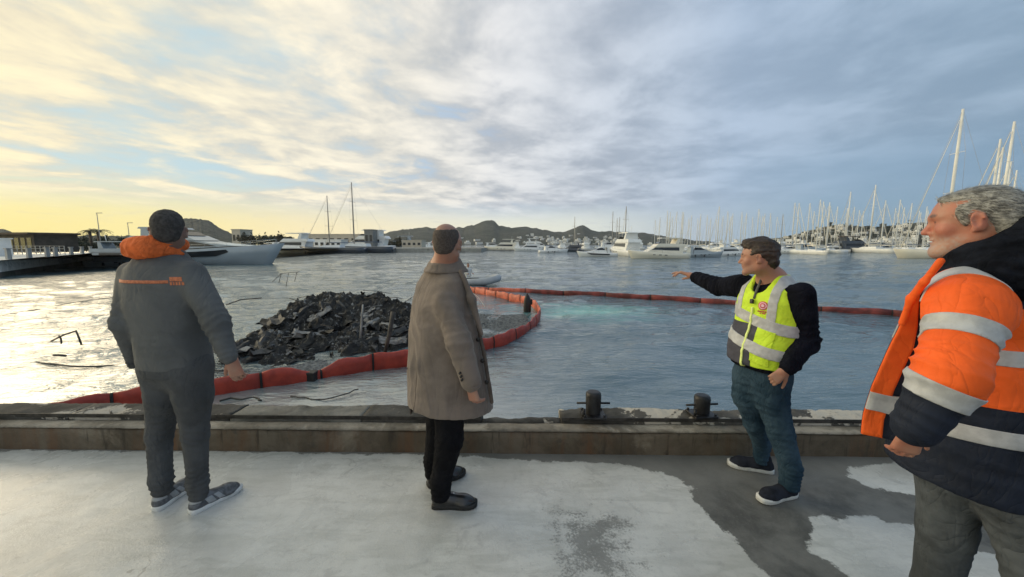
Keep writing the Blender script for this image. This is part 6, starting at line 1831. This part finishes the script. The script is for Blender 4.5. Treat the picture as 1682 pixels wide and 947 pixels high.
# lines afloat
M_ROPE = pbr('dark wet hose', (.05, .045, .04), .6, .2, 6, .2, 60)
def afloat(name, pts, r, mat, label, cat, wob=.03):
    P = [on_z(px, py, WATER_Z) for px, py in pts]; out = []
    for a, b_ in zip(P[:-1], P[1:]):
        for k in range(8): out.append(a.lerp(b_, k / 8))
    out.append(P[-1]); n = vnoise(np.array(out), 1.3, 4)
    c = out[len(out) // 2].copy()
    m = MB().tube([p - c + Vector((n[i] * wob * 2, n[(i + 3) % len(n)] * wob * 4, .035 + r * .5)) for i, p in enumerate(out)], r, 6); o = m.build(name, mat); o.location = c
    return tag(o, label, cat)
afloat('floating_hose', [(-60, 601), (0, 600), (60, 599), (120, 602), (165, 604), (215, 602), (300, 607), (370, 612)], .02, M_ROPE, 'dark hose floating on the bright water towards the wreck', 'hose')
afloat('mooring_line', [(-40, 528), (0, 520), (60, 510), (110, 500), (170, 491), (260, 482)], .016, M_ROPE, 'thin dark mooring line slanting across the bright water', 'line')
afloat('oil_streak', [(470, 657), (485, 657), (505, 654), (520, 656), (545, 654), (565, 650), (588, 645)], .011, M_ROPE, 'thin black rope floating beside the kerb', 'rope', .05)
afloat('oily_rope', [(352, 665), (368, 661), (385, 664), (405, 660), (420, 664)], .016, M_ROPE, 'short curl of black rope against the kerb by the grey trousers', 'rope', .06)

# ---- containment booms
M_BOOM = pbr('red boom fabric', (.46, .055, .030), .5, .22, 3.5, .25, 30, col2=(.30, .035, .022))
M_BOOMF = pbr('faded orange boom fabric', (.62, .14, .075), .55, .2, 3.5, .25, 30)
M_BOOMD = pbr('dark red boom fabric', (.22, .040, .032), .6, .3, 2.5, .25, 30)
M_STRAP = pbr('black boom strap', (.015, .013, .012), .6, .2, 10, .2, 60)
def resample(P, step):
    out = [P[0]]; acc = 0
    for a, b_ in zip(P[:-1], P[1:]):
        L = (b_ - a).length; d = step - acc
        while d <= L:
            out.append(a.lerp(b_, d / L)); d += step
        acc = L - (d - step)
    return out
def smooth_path(P, n=10):
    out = []
    for i in range(len(P) - 1):
        p0, p1, p2, p3 = P[max(i - 1, 0)], P[i], P[i + 1], P[min(i + 2, len(P) - 1)]
        for k in range(n):
            t = k / n
            out.append(.5 * ((2 * p1) + (p2 - p0) * t + (2 * p0 - 5 * p1 + 4 * p2 - p3) * t * t + (3 * p1 - p0 - 3 * p2 + p3) * t ** 3))
    return out + [P[-1]]
def boom(name, px_pts, label, seg, height, mats, dips=(), thick=.05):
    P = smooth_path([on_z(x, y, WATER_Z) for x, y in px_pts])
    P = resample(P, seg / 6)
    c = P[len(P) // 2].copy()
    t = empty(name, c, 0, label, 'oil boom', 'orange booms round the wreck')
    dipP = [on_z(x, y, WATER_Z) for x, y in dips]
    def ring(i):
        p = P[i]; d = (P[min(i + 1, len(P) - 1)] - P[max(i - 1, 0)]).normalized(); s = Vector((d.y, -d.x, 0))
        hgt = height * (1 + .06 * math.sin(i * 1.7) + .04 * math.sin(i * .6 + 1))
        for q in dipP: hgt *= min(1, .42 + ((p - q).length / .65) ** 1.2)
        k = (i % 6) / 6; bul = thick * (.88 + .12 * math.sin(PI * k))
        ln = .05 * math.sin(i * .45) 
        prof = [(-bul * .35, -.16), (-bul * .9, hgt * .25), (-bul, hgt * .62), (-bul * .55, hgt * .94), (0, hgt), (bul * .55, hgt * .94), (bul, hgt * .62), (bul * .9, hgt * .25), (bul * .35, -.16)]
        return [p - c + s * (x + ln * z) + Vector((0, 0, z)) for x, z in prof]
    n = (len(P) - 1) // 6
    for k in range(n):
        m = MB().loft([ring(k * 6 + j) for j in range(7)], cap=True)
        m.build('panel', mats(P[k * 6 + 3], k), t)
        i = k * 6
        a = [(q - (P[i] - c)) for q in ring(i)]
        d = (P[min(i + 1, len(P) - 1)] - P[i]).normalized()
        m = MB().loft([[P[i] - c + Vector((q.x * 1.10, q.y * 1.10, q.z * 1.012)) - d * .02 for q in a], [P[i] - c + Vector((q.x * 1.10, q.y * 1.10, q.z * 1.012)) + d * .02 for q in a]])
        m.build('strap', M_STRAP, t)
    for q in dipP:
        i = min(range(len(P)), key=lambda j: (P[j] - q).length)
        MB().box(P[i] - c + Vector((0, 0, height * .24)), (.20, .20, height * .62), None, .85, .02).build('connector', M_STRAP, t)
boom('containment_boom', [(20, 716), (60, 705), (120, 691), (190, 676), (280, 662), (350, 652), (430, 639), (495, 629), (518, 624), (545, 619), (620, 606), (672, 600), (735, 590), (800, 576), (846, 560), (872, 544), (885, 526), (884, 514), (872, 503), (850, 496), (815, 489), (780, 482), (758, 478)],
     'near orange red boom curving round the wreck, built of panels joined by black straps', 1.02, .36, lambda p, k: M_BOOMF if p.y > 13.5 else M_BOOM, ((518, 624),))
boom('containment_boom', [(742, 478), (770, 478), (800, 478.5), (860, 481), (930, 484.5), (1000, 488), (1100, 494), (1200, 501), (1340, 512), (1400, 515), (1480, 520), (1600, 527), (1760, 536)],
     'far dark red boom stretching in a long line past the pointing man', 2.2, .25, lambda p, k: M_BOOMF if p.x < .8 else M_BOOMD, (), .07)
# black upright float where the boom turns
p = on_z(866, 512, WATER_Z)
ft = empty('marker_float', p, 0, 'black upright float at the bend of the near boom', 'float')
m = MB(); prof = [(.10, -.1), (.15, .0), (.155, .25), (.14, .45), (.12, .55), (.08, .66), (.05, .70), (.02, .72)]
m.loft([[(r_ * math.cos(2 * PI * k / 14), r_ * math.sin(2 * PI * k / 14), z) for k in range(14)] for r_, z in prof]); m.build('body', M_STRAP, ft)
MB().box((.13, -.02, .42), (.16, .14, .22), None, .8, .03).build('side_buoy', M_STRAP, ft)
MB().tube([(0, 0, .70), (0, 0, .78)], .02, 6).build('ring_top', M_STRAP, ft)
# lines of the workboat lying over the boom
pipe('white_line', [(766, 474, 22), (785, 487, 18), (799, 507, 15.5), (800, 510, 15.3)], .012, M_POST, 'thin white line hanging from the boom end beside the balding man', 'line')
pipe('floating_pole', [(783, 514, 15.0), (800, 511, 15.2)], .03, M_STRAP, 'short black pole floating at the end of the white line', 'pole')

# ---- floating flecks of ash and absorbent inside the boom
def flecks(name, poly, n, size, mat, seed):
    g = np.random.default_rng(seed); Q = np.array([on_z(x, y, WATER_Z).xy for x, y in poly]); lo, hi = Q.min(0), Q.max(0)
    C = g.uniform(lo, hi, (n * 3, 2)); sd_ = poly_sd(C, Q); dn = vnoise(np.column_stack([C, C[:, 0] * 0]), 1.4, seed)
    C = C[(sd_ > 0) & (g.random(len(C)) < np.clip(sd_ * 4, 0, 1) * (.55 + .6 * dn))][:n]
    m = len(C); a = g.uniform(0, 6.28, m); s = size * g.uniform(.4, 1.5, m)
    V = []
    for k in range(5):
        th = a + k * 2 * PI / 5; rr = s * g.uniform(.6, 1.2, m)
        V.append(np.stack([C[:, 0] + np.cos(th) * rr, C[:, 1] + np.sin(th) * rr, WATER_Z + .055 + g.uniform(0, .03, m)], 1))
    V = np.stack(V, 1); T_ = V.mean(1); T_[:, 2] += s * .5
    W_ = np.concatenate([V.reshape(-1, 3), T_]); F = []
    i = np.arange(m) * 5
    for k in range(5): F.append(np.stack([i + k, i + (k + 1) % 5, m * 5 + np.arange(m)], 1))
    o = put(name, mesh_np(name, W_, np.concatenate(F), False), mat); tag(o, kind='stuff')
M_FLECK = pbr('grey absorbent granule', (.20, .21, .21), .9, .5, 9, .0, 10, col2=(.06, .065, .07))
M_FLECKD = pbr('dark ash fleck', (.07, .07, .065), .9, .5, 9, .0, 10, col2=(.02, .02, .02))
flecks('floating_granules', [(690, 520), (760, 516), (830, 520), (874, 517), (868, 536), (840, 551), (800, 566), (735, 580), (690, 588)], 14000, .034, M_FLECK, 3)
flecks('floating_ash', [(400, 612), (470, 606), (520, 596), (590, 596), (650, 586), (668, 592), (560, 612), (520, 616), (480, 624), (400, 636), (360, 640)], 14000, .034, M_FLECK, 8)
flecks('drifting_ash', [(300, 560), (380, 540), (420, 620), (350, 640), (250, 640)], 1400, .02, M_FLECKD, 9)

# ---- inflatable workboat beyond the boom
M_TUBE = pbr('grey inflatable tube', (.40, .42, .44), .5, .06, 3, .1, 30)
def dinghy():
    p = wl(766, 469); t = empty('inflatable_boat', p, R(8), 'grey inflatable workboat with two crew beyond the boom', 'inflatable boat')
    m = MB(); pts = []
    for k in range(25):
        a = PI * k / 24 - PI / 2; pts.append((1.2 + .75 * math.cos(a) * 1.2, .72 * math.sin(a), .34 + .16 * math.cos(a)))
    path = [(-1.9, -.72, .28)] + pts + [(-1.9, .72, .28)]
    m.tube(path, [.17] + [.24] * 25 + [.17], 12); m.build('tube', M_TUBE, t)
    MB().box((-.3, 0, .12), (3.2, 1.1, .12)).build('floor', M_TUBE, t)
    MB().box((-1.75, 0, .35), (.12, 1.1, .5)).build('transom', M_TUBE, t)
    o = MB(); o.box((-2.0, 0, .75), (.35, .32, .5), None, .8, .05); o.box((-2.05, 0, .25), (.14, .14, .7)); o.build('outboard', M_STRAP, t)
    MB().tube([(-1.2, -.72, .53), (.8, -.72, .56)], .03, 6).build('grab_line', M_STRAP, t)
    M_WJ = pbr('white overall', (.62, .62, .60), .85, .08, 4, .2, 80); M_TJ = pbr('teal jacket', (.03, .16, .14), .8, .1, 4, .2, 80)
    for (x, y, az, mat, lb) in ((.15, -.15, R(150), M_WJ, 'dark haired crewman in white overalls sitting in the inflatable boat'), (-.55, .15, R(80), M_TJ, 'crewman in teal jacket kneeling in the inflatable boat behind the coat shoulder')):
        q = p + Vector((x, y, .62)); pr_ = empty('person', q, 0, lb, 'person'); f, r = fwd(az), rgt(az); up = np.array((0, 0, 1.))
        S_ = Soft(); S_.loft([(.05, 0, 0, .19, .15, -az), (.3, 0, 0, .18, .13, -az), (.5, 0, 0, .20, .12, -az), (.60, 0, 0, .08, .07, -az)], .04)
        for sg in (-1, 1):
            S_.chain([r * .20 * sg + up * .50, r * .27 * sg + up * .27 + f * .06, r * .17 * sg + f * .30 + up * .24], [.065, .055, .045], .03)
            S_.chain([r * .10 * sg + up * .10, r * .13 * sg + f * .12 - up * .18, r * .13 * sg - f * .02 - up * .44], [.09, .075, .06], .03)
        cloth('overall', S_, .02, mat, pr_, [], .006, 8, (1, 1, .5), 4)
        B = Soft(); hd_ = np.array((0, 0, .76)) + f * .02; hm = facing(az); head(B, hd_, hm, .98); B.cone((0, 0, .45), (0, 0, .66), .06, .055, .03)
        B.chain([(0, 0, .2), (0, 0, .5)], [.08, .09], .03)
        for sg in (-1, 1):
            B.chain([r * .20 * sg + up * .50, r * .27 * sg + up * .27 + f * .06, r * .17 * sg + f * .30 + up * .24], [.045, .035, .03], .03)
            hand(B, r * .17 * sg + f * .32 + up * .24, f - up * .2, -up, sg * -1, s=1.0)
        body_mesh('body', B, .012, [], SKIN_A, pr_)
        hairshell('hair', hd_, hm, .98, [((0, -.018, .045), (.082, .100, .090))], M_DHAIR, pr_, .012, .002, 40, (1, 1, 1), 3, [('p', (0, .06, .06), (0, 1, -.3)), ('p', (0, 0, -.05), (0, .25, -1))])
dinghy()

# ================================================================== AIR
hz_ = MB().box((0, 740, 58), (6400, 1720, 124)).build('haze')
hm_ = bpy.data.materials.new('haze'); hm_.use_nodes = True
hn = hm_.node_tree; hn.nodes.clear()
pv = nd(hn, 'ShaderNodeVolumePrincipled', {'Color': (.86, .89, .93, 1), 'Density': .00015, 'Anisotropy': .2})
ho = nd(hn, 'ShaderNodeOutputMaterial'); hn.links.new(pv.outputs[0], ho.inputs['Volume'])
hz_.data.materials.append(hm_); tag(hz_, kind='stuff')
